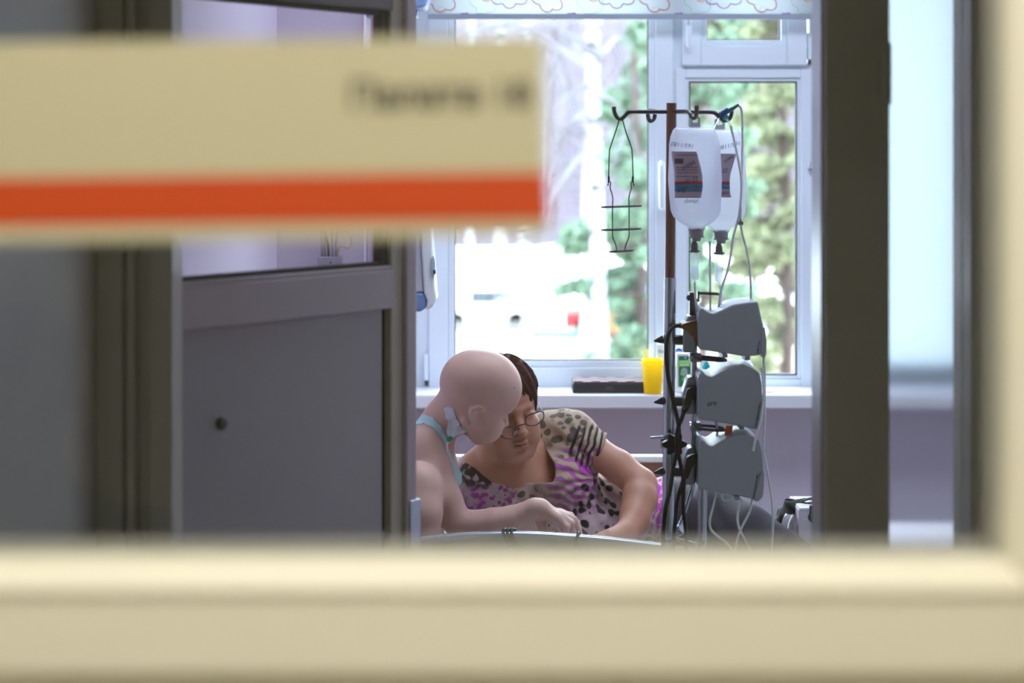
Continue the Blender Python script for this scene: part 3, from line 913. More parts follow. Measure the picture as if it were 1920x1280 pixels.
b = MB(); b.prism([(690, 20), (785, 20), (783, 34), (690, 35)], 5.02, 5.14, 5.08).build('base', mat('deep_blue_dispenser_base', (92, 124, 186), .35), dq, bevel=.004)
cb = thing('cable_block', 'grey wall connector block with cables seen through the inner door glass', 'socket', P(618, 500, 4.92))
b = MB().pbox(596, 481, 641, 500, 4.885, 4.92); b.pbox(602, 500, 634, 504, 4.895, 4.92); b.build('housing', mat('grey_connector_plastic', (158, 150, 164), .4), cb, bevel=.008, seg=3)
MB().lathe([(.003, 0), (.003, .002)], P(620, 492, 4.884), 10, Matrix(((1, 0, 0), (0, 0, -1), (0, 1, 0)))).build('screw', DARKSTEEL, cb)
cm = mat('pale_grey_cable', (150, 140, 150), .5); cy = mat('cream_cable', (196, 178, 140), .5)
for u0, u1, m_ in ((604, 602, cm), (610, 608, cm), (616, 606, DARKSTEEL), (624, 622, cm), (631, 634, cm)):
    MB().tube(pp([(u0, 482, 4.9), (u0 - 1, 460, 4.89), (u1, 400, 4.895), (u1, 250, 4.905)]), .0035, 8).build('cable', m_, cb)
MB().tube(pp([(632, 482, 4.9), (638, 462, 4.88), (654, 464, 4.885), (659, 448, 4.89), (650, 432, 4.89), (640, 420, 4.89), (640, 250, 4.905)]), .0025, 8).build('cable', cy, cb)
bd_ = thing('wall_board', 'reddish brown wooden strip on the boxed corner, pink edged', 'board', P(708, 500, 4.9))
MB().pbox(701, -260, 722, 700, 4.895, 4.92).build('strip', mat('reddish_brown_wood', (150, 112, 108), .6, var=.15, scale=25), bd_, bevel=.002)
MB().pbox(695, -260, 701, 700, 4.9, 4.92).build('edging', mat('pink_edging', (206, 160, 190), .6), bd_)

# ------------------------------------------------------------------ things on the sill
SZ = wz(740, 5.60) + .0005
def on_sill(u, D): return Vector(((u - HU) / FPX * D, D, SZ))
# chess box
DC = 5.635
cx = thing('chess_box', 'closed black folding chess box on the sill with chequered lid', 'game box', on_sill(1139, DC))
x0, x1 = P(1074, 0, DC).x, P(1210, 0, DC).x
MB().box((x0, DC, SZ), (x1, DC + .115, SZ + .028)).build('base', mat('black_lacquered_box', (34, 36, 44), .4), cx, bevel=.0015)
MB().box((x0 + .002, DC + .001, SZ + .028), (x1 - .002, DC + .113, SZ + .0335)).build('lid', mat('dark_lid_edge', (58, 52, 58), .4), cx)
lw, ld = (x1 - x0 - .008) / 8, .107 / 4
LT = mat('pale_chess_square', (150, 138, 144), .85, spec=.1); DK = mat('brown_chess_square', (84, 58, 60), .85, spec=.1)
for i in range(8):
    for j in range(4):
        MB().box((x0 + .004 + i * lw, DC + .004 + j * ld, SZ + .0335), (x0 + .004 + (i + 1) * lw - .0006, DC + .004 + (j + 1) * ld - .0006, SZ + .0345)).build('square', LT if (i + j) % 2 else DK, cx)
MB().box(((x0 + x1) / 2 - .012, DC - .002, SZ + .008), ((x0 + x1) / 2 + .012, DC, SZ + .02)).build('clasp', DARKSTEEL, cx)
# yellow cup
DY = 5.63
cp = thing('yellow_cup', 'bright yellow plastic cup on the sill beside the chess box', 'cup', on_sill(1224, DY))
s_ = DY / FPX
YM = mat('bright_yellow_plastic', (255, 220, 0), .35, var=.02)
_n = YM.node_tree; _t = _n.nodes.new('ShaderNodeBsdfTranslucent'); _t.inputs[0].default_value = (1, .88, 0, 1); _m = _n.nodes.new('ShaderNodeMixShader'); _m.inputs[0].default_value = .45
_n.links.new(_n.nodes['Principled BSDF'].outputs[0], _m.inputs[1]); _n.links.new(_t.outputs[0], _m.inputs[2]); _n.links.new(_m.outputs[0], _n.nodes['Material Output'].inputs[0])
MB().lathe([(.1 * s_, 0), (16 * s_, 0), (16.5 * s_, 2 * s_), (19.5 * s_, 52 * s_), (20.8 * s_, 53 * s_), (21.3 * s_, 64 * s_), (20.5 * s_, 64.6 * s_), (19 * s_, 60 * s_), (15 * s_, 3 * s_), (.1 * s_, 2.5 * s_)], on_sill(1224, DY), 36).build('cup_wall', YM, cp)
MB().tube([on_sill(1243, DY) + Vector((0, 0, 58 * s_)), on_sill(1247, DY) + Vector((0, 0, 54 * s_)), on_sill(1244, DY) + Vector((0, 0, 48 * s_))], .003, 8).build('lip_tab', YM, cp)
# carton / bottle helper
def box_item(name, label, cat, u0, u1, v0, D, m, depth=.035):
    t = thing(name, label, cat, on_sill((u0 + u1) / 2, D + depth / 2))
    zt = P(0, v0, D).z
    MB().box((P(u0, 0, D).x, D, SZ), (P(u1, 0, D).x, D + depth, zt)).build('carton', m, t, bevel=.0015)
    return t
WB = mat('white_carton', (232, 236, 240), .5, var=.02)
tv = box_item('mouthwash_carton', 'white and green medicine carton beside the yellow cup', 'carton', 1268, 1297, 662, 5.64, WB)
GRN = mat('dark_green_print', (10, 112, 84), .5); LGR = mat('lime_green_print', (116, 206, 60), .5); WPR = mat('white_print', (240, 246, 240), .5)
def flat(u0, v0, u1, v1, D, m, nm, parent, sk=0):
    b = MB(); q = [P(u0, v0 + sk, D), P(u1, v0 - sk, D), P(u1, v1 - sk, D), P(u0, v1 + sk, D)]
    return b.add([p for p in q] + [p + Vector((0, .0005, 0)) for p in q], [(3, 2, 1, 0), (4, 5, 6, 7), (0, 1, 5, 4), (1, 2, 6, 5), (2, 3, 7, 6), (3, 0, 4, 7)]).build(nm, m, parent, smooth=False)
flat(1272, 667, 1295, 725, 5.6393, GRN, 'green_panel', tv)
flat(1271, 675, 1296, 687, 5.6388, LGR, 'lime_band', tv, 1)
text('lettering', 'ТАНТУМ', WPR, tv, 1283.5, 678, 22, 5.6382, bold=.02)
text('lettering', 'ВЕРДЕ', WPR, tv, 1283.5, 684, 17, 5.6382, bold=.02)
for i, w_ in enumerate((8, 12, 11, 14, 14)): flat(1283 - w_ / 2, 690 + i * 2.8, 1283 + w_ / 2, 691 + i * 2.8, 5.6385, WPR, 'print_line', tv)
b = MB(); b.lathe([(4 * s_, 0), (4 * s_, .0005)], P(1283, 711, 5.6389), 14, Matrix(((1, 0, 0), (0, 0, -1), (0, 1, 0)))); b.build('lime_fruit', LGR, tv)
MB().tube(pp([(1279, 702, 5.6389), (1284, 706, 5.6389), (1287, 714, 5.6389), (1285, 719, 5.6389)]), .0006, 5).build('stalk_line', WPR, tv)
flat(1284, 669, 1286, 672, 5.6385, WPR, 'white_mark', tv)
# white bottle with a round blue emblem
cb2 = thing('cream_bottle', 'white bottle with a round blue emblem behind the green carton', 'bottle', on_sill(1275, 5.69))
BWH = mat('white_bottle_plastic', (236, 240, 244), .3, var=.01)
zt = P(0, 650, 5.69).z - SZ
MB().lathe([(.001, 0), (.021, 0), (.022, .004), (.022, zt * .9), (.018, zt * .97), (.001, zt)], on_sill(1276, 5.69), 28).build('bottle_body', BWH, cb2)
MB().ell(P(1273, 659, 5.668), (.0115, .002, .0115), 12).build('emblem', mat('royal_blue_emblem', (36, 74, 168), .4), cb2)
text('lettering', 'NIVEA', WPR, cb2, 1273, 659, 11, 5.6655, bold=.02)
for v_, m_ in ((690, 'royal_blue_emblem'), (697, 'royal_blue_emblem'), (703, 'royal_blue_emblem')):
    flat(1264, v_ - 2, 1266.5, v_ + 2, 5.6665, MATS[m_], 'blue_mark', cb2)
flat(1264, 706, 1266.5, 709, 5.6665, mat('red_print', (210, 80, 50), .5), 'red_mark', cb2)
# white squeeze tube behind the cup
tb = thing('cream_tube', 'white squeeze tube with pale teal lettering behind the yellow cup', 'tube', on_sill(1244, 5.70))
zt = P(0, 646, 5.70).z
q = []
b = MB()
for k, (hw, hd, fz) in enumerate(((.011, .011, 0), (.011, .011, .12), (.017, .015, .16), (.019, .011, .5), (.021, .006, .8), (.022, .0012, 1))):
    for i in range(20):
        th = 2 * math.pi * i / 20
        b.v.append((P(1244, 0, 5.70).x + hw * math.cos(th), 5.70 + hd * math.sin(th), SZ + (zt - SZ) * fz))
for k in range(5):
    for i in range(20): b.f.append((k * 20 + i, k * 20 + (i + 1) % 20, (k + 1) * 20 + (i + 1) % 20, (k + 1) * 20 + i))
b.f += [tuple(range(19, -1, -1)), tuple(range(100, 120))]
b.build('tube_body', BWH, tb)
text('lettering', 'Banu', mat('teal_print', (70, 170, 190), .5), tb, 1243, 658, 17, 5.6935, bold=.01)
# pale yellow note card leaning on the frame
nc = thing('note_card', 'small pale yellow card leaning on the window frame behind the cup', 'card', on_sill(1211, 5.78))
MB().pbox(1206, 655, 1216, 720, 5.775, 5.778).build('card', mat('pale_yellow_card', (240, 226, 130), .6), nc)
# teal bottle and white bottles behind the pumps
def bottle(name, label, u, D, vtop, rpx, m, capm=None):
    t = thing(name, label, 'bottle', on_sill(u, D)); f_ = D / FPX; r = rpx * f_; zt = P(0, vtop, D).z - SZ
    MB().lathe([(.001, 0), (r * .95, 0), (r, .003), (r, zt * .72), (r * .55, zt * .84), (r * .45, zt * .86)], on_sill(u, D), 24).build('bottle_body', m, t)
    MB().lathe([(r * .5, zt * .86), (r * .5, zt * .99), (r * .42, zt)], on_sill(u, D), 20).build('cap', capm or WHITE_PVC, t)
    return t
bottle('medicine_bottle', 'teal bottle on the sill between the two upper pumps', 1324, 5.68, 668, 9, mat('teal_bottle_plastic', (20, 150, 160), .3))
bottle('medicine_bottle', 'wide white bottle on the sill behind the pumps', 1352, 5.68, 662, 15, BWH)
bottle('medicine_bottle', 'white bottle with a sky blue cap behind the pumps', 1398, 5.68, 664, 13, BWH, mat('sky_blue_cap', (60, 160, 220), .4))
mo = thing('soap_dish', 'flat white round soap dish lying on the sill past the pumps', 'soap dish', on_sill(1440, 5.66))
MB().lathe([(.001, 0), (.016, 0), (.017, .003), (.014, .006), (.001, .0065)], on_sill(1440, 5.66), 24).build('shell', BWH, mo)
MB().lathe([(.004, 0.0062), (.004, .008), (.001, .0085)], on_sill(1440, 5.66), 12).build('knob', BWH, mo)

# ------------------------------------------------------------------ bed
BZ = .60
bed = thing('hospital_bed', 'hospital bed with a curved grey metal side rail', 'bed', (.4, 4.65, 0))
SHEET = mat('white_bed_sheet', (214, 210, 214), .9, var=.05, scale=20, bump=.2)
b = MB().box((-.58, 4.27, .46), (1.42, 5.12, BZ)); b.build('mattress', SHEET, bed, bevel=.03, seg=3)
b = MB().box((-.60, 4.24, .38), (1.44, 5.15, .455)); b.build('frame', mat('grey_bed_metal', (150, 156, 164), .35, .6), bed, bevel=.008)
for sx in (-.54, 1.36):
    for sy in (4.30, 5.08):
        MB().tube([(sx, sy, .03), (sx, sy, .40)], .022, 12).build('leg', MATS['grey_bed_metal'], bed)
RAILM = mat('pale_grey_rail', (170, 176, 186), .25, .7)
RD = 4.20
rp = pp([(640, 1046), (700, 1030), (775, 1017), (860, 1009), (955, 1005), (1050, 1009), (1150, 1017), (1240, 1028)], RD, 6)
bpan = MB()
for i_, p_ in enumerate(rp):
    bpan.v += [(p_.x, RD - .008, p_.z - .004), (p_.x, RD + .008, p_.z - .004), (p_.x, RD + .008, .44), (p_.x, RD - .008, .44)]
    if i_:
        a_ = 4 * i_ - 4; b_ = 4 * i_
        bpan.f += [(a_, b_, b_ + 3, a_ + 3), (a_ + 1, a_ + 2, b_ + 2, b_ + 1), (a_, a_ + 1, b_ + 1, b_), (a_ + 3, b_ + 3, b_ + 2, a_ + 2)]
bpan.f += [(0, 3, 2, 1), (b_, b_ + 1, b_ + 2, b_ + 3)]
bpan.build('side_panel', mat('dark_grey_green_panel', (98, 102, 96), .5), bed)
rl = MB().tube(rp, .0125, 12).build('side_rail', RAILM, bed)
for u, vt in ((660, 1042), (1238, 1030)):
    p = P(u, vt, RD); MB().tube([p, Vector((p.x, RD, .42))], .010, 10).build('rail_post', RAILM, bed)
MB().tube([P(655, 1130, RD), P(1238, 1130, RD)], .009, 10).build('lower_rail', RAILM, bed)
WOODB = mat('reddish_wood_board', (140, 92, 84), .5, var=.2, scale=18)
xa, xb = -.5, P(1262, 0, 5.14).x
MB().box((xa, 5.13, .44), (xb, 5.15, P(0, 866, 5.13).z)).build('back_board', WOODB, bed, bevel=.003)
MB().box((xa, 5.12, P(0, 866, 5.13).z), (xb, 5.16, P(0, 854, 5.13).z)).build('top_rail', WHITE, bed, bevel=.004)
# dark ties looped over the rail
for u, v_, lab in ((963, 1006, 'thick dark cord looped over the middle of the bed rail'), (1082, 1012, 'thin dark cord looped over the bed rail near the hands')):
    c = P(u, v_, RD); big = u < 1000
    q = []
    tt = thing('cord_loop', lab, 'cord', c)
    for k in range(3 if big else 1):
        off = (k - 1) * .009 if big else 0
        loop = [c + Vector((off + (.022 if big else .01) * math.cos(th) * .35 - (.012 if big else -.004) * math.sin(th), .018 * math.cos(th), .019 * math.sin(th) - .002)) for th in [2 * math.pi * i / 24 for i in range(24)]]
        MB().tube(loop, .0035, 8, closed=True).build('loop', BLACK, tt)
    MB().tube([c + Vector((-.006, -.014, .006)), c + Vector((-.016 if big else .012, -.019, -.03)), c + Vector((-.03 if big else .02, -.018, -.09))], .0035, 8).build('tail', BLACK, tt)
# folded blanket under the hands
bk_ = thing('folded_blanket', 'folded pale blanket on the bed under the hands', 'blanket', (.1, 4.45, BZ))
for k in range(3):
    MB().box((-.06 + k * .004, 4.285, BZ + .001 + k * .019), (.36 - k * .005, 4.60 - k * .006, BZ + .019 + k * .019)).build('fold', mat('pale_blanket_cloth', (196, 190, 200), .95, var=.08, scale=60, bump=.3), bk_, bevel=.008, seg=3)

# ------------------------------------------------------------------ box and bags on the far end of the bed
wbx = thing('white_box', 'white carton on the bed under the black bag', 'box', P(1530, 1028, 4.72))
a, c = P(1497, 955, 4.70), P(1640, 955, 4.70)
MB().box((a.x, 4.70, BZ + .001), (c.x, 4.86, a.z)).build('carton', mat('pale_lilac_white_card', (204, 200, 208), .7), wbx, bevel=.002)
MB().box((a.x + .002, 4.699, a.z - .004), (c.x - .002, 4.861, a.z + .004)).build('lid', mat('pale_lilac_white_card', (204, 200, 208)), wbx, bevel=.002)

# ------------------------------------------------------------------ infusion stand
ID = 4.05
iv = thing('infusion_stand', 'steel infusion stand with hook bar, its upper pole painted brown as a reflection', 'infusion stand', (P(1252, 0, ID).x, ID, 0))
POLEB = mat('brown_reflection_pole', (120, 78, 72), .32, .35, var=.12, scale=60)  # brown painted in for the flash reflected by the chrome upper pole
MB().tube([P(1259, 193, ID), P(1256, 560, ID)], px(9.5, ID), 16).build('upper_pole', POLEB, iv)
zf = .06
lowp = P(1252, 1020, ID)
MB().tube([P(1256.5, 520, ID), P(1252, 1020, ID), Vector((lowp.x, ID, zf))], px(11, ID), 16).build('lower_pole', STEEL, iv)
r4 = .0042
MB().tube(pp([(1151, 200), (1152, 210), (1157, 220), (1164, 223), (1171, 218), (1178, 211), (1187, 209.5), (1215, 209.5), (1260, 209.5), (1300, 210), (1335, 210.5), (1343, 214), (1350, 221), (1357, 226), (1366, 224), (1371, 216), (1372, 206)], ID), .0046, 10).build('hook_bar', DARKSTEEL, iv)
hkA = [P(1215, 203, ID - .0), P(1215, 212, ID - .02), P(1216, 222, ID - .045), P(1221, 226, ID - .06), P(1227, 222, ID - .07), P(1230, 214, ID - .07)]
MB().tube(smoothpts([P(1256, 209.5, ID), P(1235, 209.5, ID + .05), P(1217, 208, ID + .085), P(1215, 218, ID + .095), P(1219, 227, ID + .1), P(1226, 223, ID + .105), P(1228, 214, ID + .105)], 5), .0045, 10).build('hook_bar', DARKSTEEL, iv)
MB().tube(smoothpts([P(1262, 209.5, ID), P(1285, 209, ID - .05), P(1293, 212, ID - .075), P(1298, 220, ID - .085), P(1304, 220, ID - .09), P(1306, 210, ID - .09), P(1306, 198, ID - .09)], 5), .0046, 10).build('hook_bar', DARKSTEEL, iv)
# base: five-foot spider
cxp = lowp.x
for k in range(5):
    a = 2 * math.pi * k / 5 + .35
    e_ = Vector((cxp + .30 * math.cos(a), ID + .30 * math.sin(a), .07))
    if e_.y > 4.23: e_.y = 4.23 if e_.z < .3 else e_.y
    lg = MB().tube([Vector((cxp, ID, .10)), Vector((cxp + .15 * math.cos(a), ID + .15 * math.sin(a) * .8, .09)), e_], .012, 10).build('foot', STEEL, iv)
    MB().lathe([(.02, -.01), (.024, 0), (.02, .01)], e_ + Vector((0, 0, -.046)), 16, Matrix(((1, 0, 0), (0, 0, -1), (0, 1, 0)))).build('caster', BLACK, lg)
# clamp column, brackets and handle rails that carry the pumps
MB().tube([P(1303, 560, ID + .01), P(1300, 850, ID + .01), P(1298, 930, ID + .01)], px(5.5, ID), 12).build('pump_rail', STEEL, iv)
b = MB().pbox(1293, 548, 1302, 590, ID - .01, ID + .015); b.pbox(1308, 546, 1312, 566, ID - .008, ID + .012); b.tube([P(1308, 549, ID), P(1348, 551, ID)], .0035, 8)
b.ell(P(1292, 558, ID), (.006, .006, .007), 8); b.build('top_clamp', DARKSTEEL, iv, bevel=.001)
for v_ in (672, 802):
    b = MB()
    c = P(1330, v_, ID - .01)
    b.tube([c + Vector((.036 * math.cos(th), .03 * math.sin(th), .003 * math.cos(th) * -1)) for th in [2 * math.pi * i / 28 for i in range(28)]], .0032, 8, closed=True)
    b.build('line_ring', DARKSTEEL, iv)
    MB().pbox(1294, v_ - 9, 1316, v_ + 7, ID - .012, ID + .02).build('ring_clamp', mat('grey_clamp', (150, 156, 166), .3, .6), iv, bevel=.003)
    MB().ell(P(1297, v_ - 2, ID - .014), (.006, .008, .006), 8).build('thumb_screw', STEEL, iv)
# side post with cap, cross tubes low down
MB().tube([P(1318, 880, ID - .05), P(1316, 1030, ID - .05), Vector((P(1316, 1030, ID - .05).x, ID - .05, .1))], px(8.5, ID), 14).build('side_post', STEEL, iv)
MB().lathe([(px(8, ID), -.004), (px(9.5, ID), -.002), (px(9.5, ID), .004), (px(8, ID), .006)], P(1318, 878, ID - .05), 18).build('post_cap', mat('dark_cap', (52, 54, 60), .4), iv)
MB().tube([P(1246, 1012, ID - .02), P(1265, 1010, ID - .03), P(1305, 1021, ID - .05)], .0055, 10).build('cross_tube', STEEL, iv)
MB().tube([P(1268, 996, ID + .01), P(1280, 990, ID)], .012, 10).build('cross_tube', STEEL, iv)
MB().tube([P(1300, 905, ID + .01), P(1284, 960, ID + .005), P(1268, 1000, ID)], .0045, 8).build('cross_tube', STEEL, iv)
b = MB().tube([P(1220, 820, ID - .01), P(1262, 818, ID - .01)], .0024, 8); b.pbox(1240, 822, 1250, 840, ID - .015, ID + .015); b.build('small_arm', STEEL, iv)

# empty wire bottle holder hanging from the free end of the bar
wh = thing('wire_bottle_holder', 'empty black wire bottle holder hanging from the hook bar', 'bottle holder', P(1165, 470, ID))
WIRE = mat('black_wire', (38, 44, 48), .4, .4)
rw = .0013
for s_ in (-1, 1):
    cxu = 1164
    q = [(cxu + s_ * 2, 221), (cxu + s_ * 9, 245), (cxu + s_ * 21, 280), (cxu + s_ * 22, 300), (cxu + s_ * 23, 335), (cxu + s_ * 23.5, 345), (cxu + s_ * 25, 348)]
    MB().tube([P(u, v_, ID) for u, v_ in q], rw, 7).build('hanger_wire', WIRE, wh)
    MB().tube(pp([(cxu + s_ * 23, 328), (cxu + s_ * 22, 340), (cxu + s_ * 19, 342), (cxu + s_ * 20, 352), (cxu + s_ * 17, 362), (cxu + s_ * 15, 372), (cxu + s_ * 15.5, 385), (cxu + s_ * 15.5, 430), (cxu + s_ * 15, 445), (cxu + s_ * 9, 460), (cxu + s_ * 8, 471)], ID, 3), rw, 7).build('cage_wire', WIRE, wh)
    MB().tube([P(cxu + s_ * 22.5, 330, ID), P(cxu + s_ * 22.5, 342, ID)], .0024, 8).build('wire_joint', WIRE, wh)
for v_, r_ in ((387, 37), (430, 37), (470.5, 22)):
    c = P(1165, v_, ID); R_ = px(r_, ID)
    MB().tube([c + Vector((R_ * math.cos(th), R_ * .55 * math.sin(th) , .0015 * math.cos(th) - .0)) for th in [2 * math.pi * i / 32 for i in range(32)]], .0017, 7, closed=True).build('ring', WIRE, wh)

# solution bags
BAGM = bpy.data.materials.new('milky_bag_film'); BAGM.use_nodes = True
nt = BAGM.node_tree; nt.nodes.clear()
o_ = nt.nodes.new('ShaderNodeOutputMaterial'); tr_ = nt.nodes.new('ShaderNodeBsdfTranslucent'); tr_.inputs[0].default_value = (.90, .93, 1, 1)
df = nt.nodes.new('ShaderNodeBsdfDiffuse'); df.inputs[0].default_value = (.82, .86, .94, 1)
tp = nt.nodes.new('ShaderNodeBsdfTransparent'); tp.inputs[0].default_value = (.95, .97, 1, 1)
gs = nt.nodes.new('ShaderNodeBsdfGlossy'); gs.inputs['Roughness'].default_value = .2
m1 = nt.nodes.new('ShaderNodeMixShader'); m1.inputs[0].default_value = .25
m2 = nt.nodes.new('ShaderNodeMixShader'); m2.inputs[0].default_value = .32
m3 = nt.nodes.new('ShaderNodeMixShader'); m3.inputs[0].default_value = .05
L_ = nt.links.new
L_(tr_.outputs[0], m1.inputs[1]); L_(df.outputs[0], m1.inputs[2]); L_(m1.outputs[0], m2.inputs[1]); L_(tp.outputs[0], m2.inputs[2]); L_(m2.outputs[0], m3.inputs[1]); L_(gs.outputs[0], m3.inputs[2]); L_(m3.outputs[0], o_.inputs[0])
MATS['milky_bag_film'] = BAGM
CLEAR = glass('clear_plastic_tube', (.93, .96, .98), .06, .1, .28)
PORT = mat('grey_port_plastic', (150, 146, 158), .4); PORTD = mat('dark_grey_spike', (92, 90, 100), .4)
LABM = mat('mauve_bag_label', (190, 172, 196), .7, var=.05); LRED = mat('red_label_stripe', (196, 44, 60), .6); LBLU = mat('blue_label_stripe', (62, 128, 176), .6); INK = mat('dark_blue_ink', (40, 48, 84), .6)
TAB = [(238, 1268, 1336, .006), (243, 1262, 1341, .016), (255, 1257, 1346, .028), (270, 1254.5, 1350, .034), (300, 1254, 1352, .038), (335, 1252.5, 1353.5, .041), (370, 1255, 1352.5, .043), (395, 1257.5, 1351, .043), (405, 1262, 1347, .042), (415, 1272, 1338, .036), (420, 1280, 1330, .028), (425, 1289, 1323, .018), (431, 1292, 1321, .0155)]
def bag(du, dD, dv, label, marks):
    D = ID - .06 + dD
    t = thing('solution_bag', label, 'bag', P(1303 + du, 445 + dv, D), 'solution bags on the infusion stand')
    tv_ = [a[0] + dv for a in TAB]
    def at_(v):
        return [np.interp(v, tv_, [a[i] for a in TAB]) for i in (1, 2, 3)]
    b = MB(); N = 28
    vs_ = []
    for a0, a1 in zip(tv_[:-1], tv_[1:]):
        m_ = max(1, int((a1 - a0) / 6)); vs_ += [a0 + (a1 - a0) * i / m_ for i in range(m_)]
    vs_.append(tv_[-1])
    for v in vs_:
        l, r, hd = at_(v); uc, hw = (l + r) / 2, (r - l) / 2
        for i in range(N):
            th = 2 * math.pi * i / N
            c_, s_ = math.cos(th), math.sin(th)
            p = P(uc + du + hw * math.copysign(abs(c_) ** .8, c_), v, D)
            b.v.append((p.x, D + hd * math.copysign(abs(s_) ** .9, s_), p.z))
    n_ = len(vs_)
    for k in range(n_ - 1):
        for i in range(N): b.f.append((k * N + i, k * N + (i + 1) % N, (k + 1) * N + (i + 1) % N, (k + 1) * N + i))
    b.f += [tuple(range(N - 1, -1, -1)), tuple((n_ - 1) * N + i for i in range(N))]
    b.build('bag_film', BAGM, t, ang=60)
    def surf(u, v, eps=.0012):
        l, r, hd = at_(v); uc, hw = (l + r) / 2, (r - l) / 2
        tt = min(.985, abs((u - du - uc) / hw))
        c_ = tt ** (1 / .8); s_ = math.sqrt(max(0, 1 - c_ * c_)) ** .9
        return D - hd * s_ - eps
    def patch(nm, m_, ul, ur, v0, v1, eps):
        b = MB(); nu, nv = 12, max(1, int((v1 - v0) / 4))
        for j in range(nv + 1):
            v = v0 + (v1 - v0) * j / nv
            a_, c_ = ul(v), ur(v)
            for i in range(nu + 1):
                u = a_ + (c_ - a_) * i / nu
                b.v.append(tuple(P(u, v, surf(u, v, eps))))
        for j in range(nv):
            for i in range(nu): b.f.append((j * (nu + 1) + i, j * (nu + 1) + i + 1, (j + 1) * (nu + 1) + i + 1, (j + 1) * (nu + 1) + i))
        o = b.build(nm, m_, t, ang=0)
        md = o.modifiers.new('thickness', 'SOLIDIFY'); md.thickness = .0005; md.offset = 0
        return o
    marks(t, surf, patch, du, dv)
    # hanger tab with eye
    b = MB(); tabq = [P(1294 + du, 240 + dv, D), P(1313 + du, 240 + dv, D)]
    b.prism([(1294 + du, 241 + dv), (1294 + du, 221 + dv), (1299 + du, 217 + dv), (1299 + du, 230 + dv), (1308 + du, 230 + dv), (1308 + du, 217 + dv), (1313 + du, 221 + dv), (1313 + du, 241 + dv)], D - .001, D + .001, D).build('hanger_tab', mat('clear_tab_plastic', (206, 214, 226), .3), t)
    # port, spike and drip chamber
    f_ = D / FPX
    MB().lathe([(13 * f_, 14 * f_), (15 * f_, 12 * f_), (15 * f_, 9 * f_), (13 * f_, 8 * f_), (13 * f_, -2 * f_), (15 * f_, -3 * f_), (14 * f_, -5 * f_), (9 * f_, -6 * f_), (8 * f_, -12 * f_)], P(1306 + du, 440 + dv, D), 24).build('port', PORT, t)
    ch = MB().lathe([(4 * f_, 8 * f_), (5 * f_, 4 * f_), (6.5 * f_, 2 * f_), (7 * f_, -8 * f_), (10.5 * f_, -9 * f_), (10.5 * f_, -12 * f_), (8 * f_, -13 * f_)], P(1302 + du, 460 + dv, D), 20).build('spike', PORTD, t)
    MB().lathe([(7.5 * f_, 0), (8 * f_, -2 * f_), (8 * f_, -46 * f_), (6 * f_, -51 * f_), (2.5 * f_, -52 * f_), (2 * f_, -60 * f_)], P(1302.5 + du, 473 + dv, D), 20).build('drip_chamber', CLEAR, t)
    MB().lathe([(6.4 * f_, -28 * f_), (6.4 * f_, -46 * f_), (5 * f_, -49 * f_)], P(1302.5 + du, 473 + dv, D), 18).build('fluid', CLEAR, t)
    return t
def marks_front(t, surf, patch, du, dv):
    ul = lambda v: np.interp(v, [284, 318, 340, 372], [1258, 1264, 1265, 1265]); ur = lambda v: np.interp(v, [284, 310, 330, 350, 362, 370], [1306, 1313, 1317, 1317.5, 1316, 1314])
    patch('label', LABM, ul, ur, 284, 371, .0014)
    patch('red_stripe', LRED, ul, ur, 340, 345, .0022); patch('blue_stripe', LBLU, ul, ur, 345, 359, .0022)
    patch('print_block', mat('dark_label_print', (92, 88, 92), .7), lambda v: 1265, lambda v: 1281, 297, 307, .0022)
    for v_ in (290, 313, 318, 323, 330): patch('print_line', mat('faint_label_print', (124, 110, 126), .7), lambda v: 1268, lambda v: 1308, v_, v_ + 1.4, .0022)
    dp_ = lambda u, v: surf(u, v, .003)
    text('handwriting', '165/1180', INK, t, 1279, 272, 42, 0, True, .25, -.12, dp_)
    text('handwriting', 'Мист', INK, t, 1291, 310, 28, 0, True, .3, .5, dp_)
    text('handwriting', '22 10', INK, t, 1297, 338, 26, 0, True, .3, .25, dp_)
    text('handwriting', 'тр - Дб', INK, t, 1291, 353, 44, 0, True, .3, .1, dp_)
    text('handwriting', 'Имар', INK, t, 1296, 377, 27, 0, True, .35, .06, dp_)
def marks_rear(t, surf, patch, du, dv):
    ul = lambda v: 1340; ur = lambda v: np.interp(v, [288, 310, 328, 345, 362, 369], [1381, 1374, 1369, 1368, 1369, 1371])
    patch('label', LABM, ul, ur, 288, 370, .0014)
    patch('red_stripe', LRED, ul, ur, 340, 345, .0022); patch('blue_stripe', LBLU, ul, ur, 345, 354, .0022)
    dp_ = lambda u, v: surf(u, v, .003)
    text('handwriting', '165/1180', INK, t, 1367, 273, 42, 0, True, .25, .22, dp_)
    text('handwriting', 'мист', INK, t, 1366, 298, 20, 0, True, .3, .5, dp_)
    text('handwriting', '23', INK, t, 1360, 320, 11, 0, True, .3, .2, dp_)
    text('handwriting', 'пар', INK, t, 1360, 361, 16, 0, True, .3, .1, dp_)
bag(0, 0, 0, 'full milky solution bag with the whole mauve label showing', marks_front)
bag(46, .095, 4, 'milky solution bag hanging half behind the other bag', marks_rear)

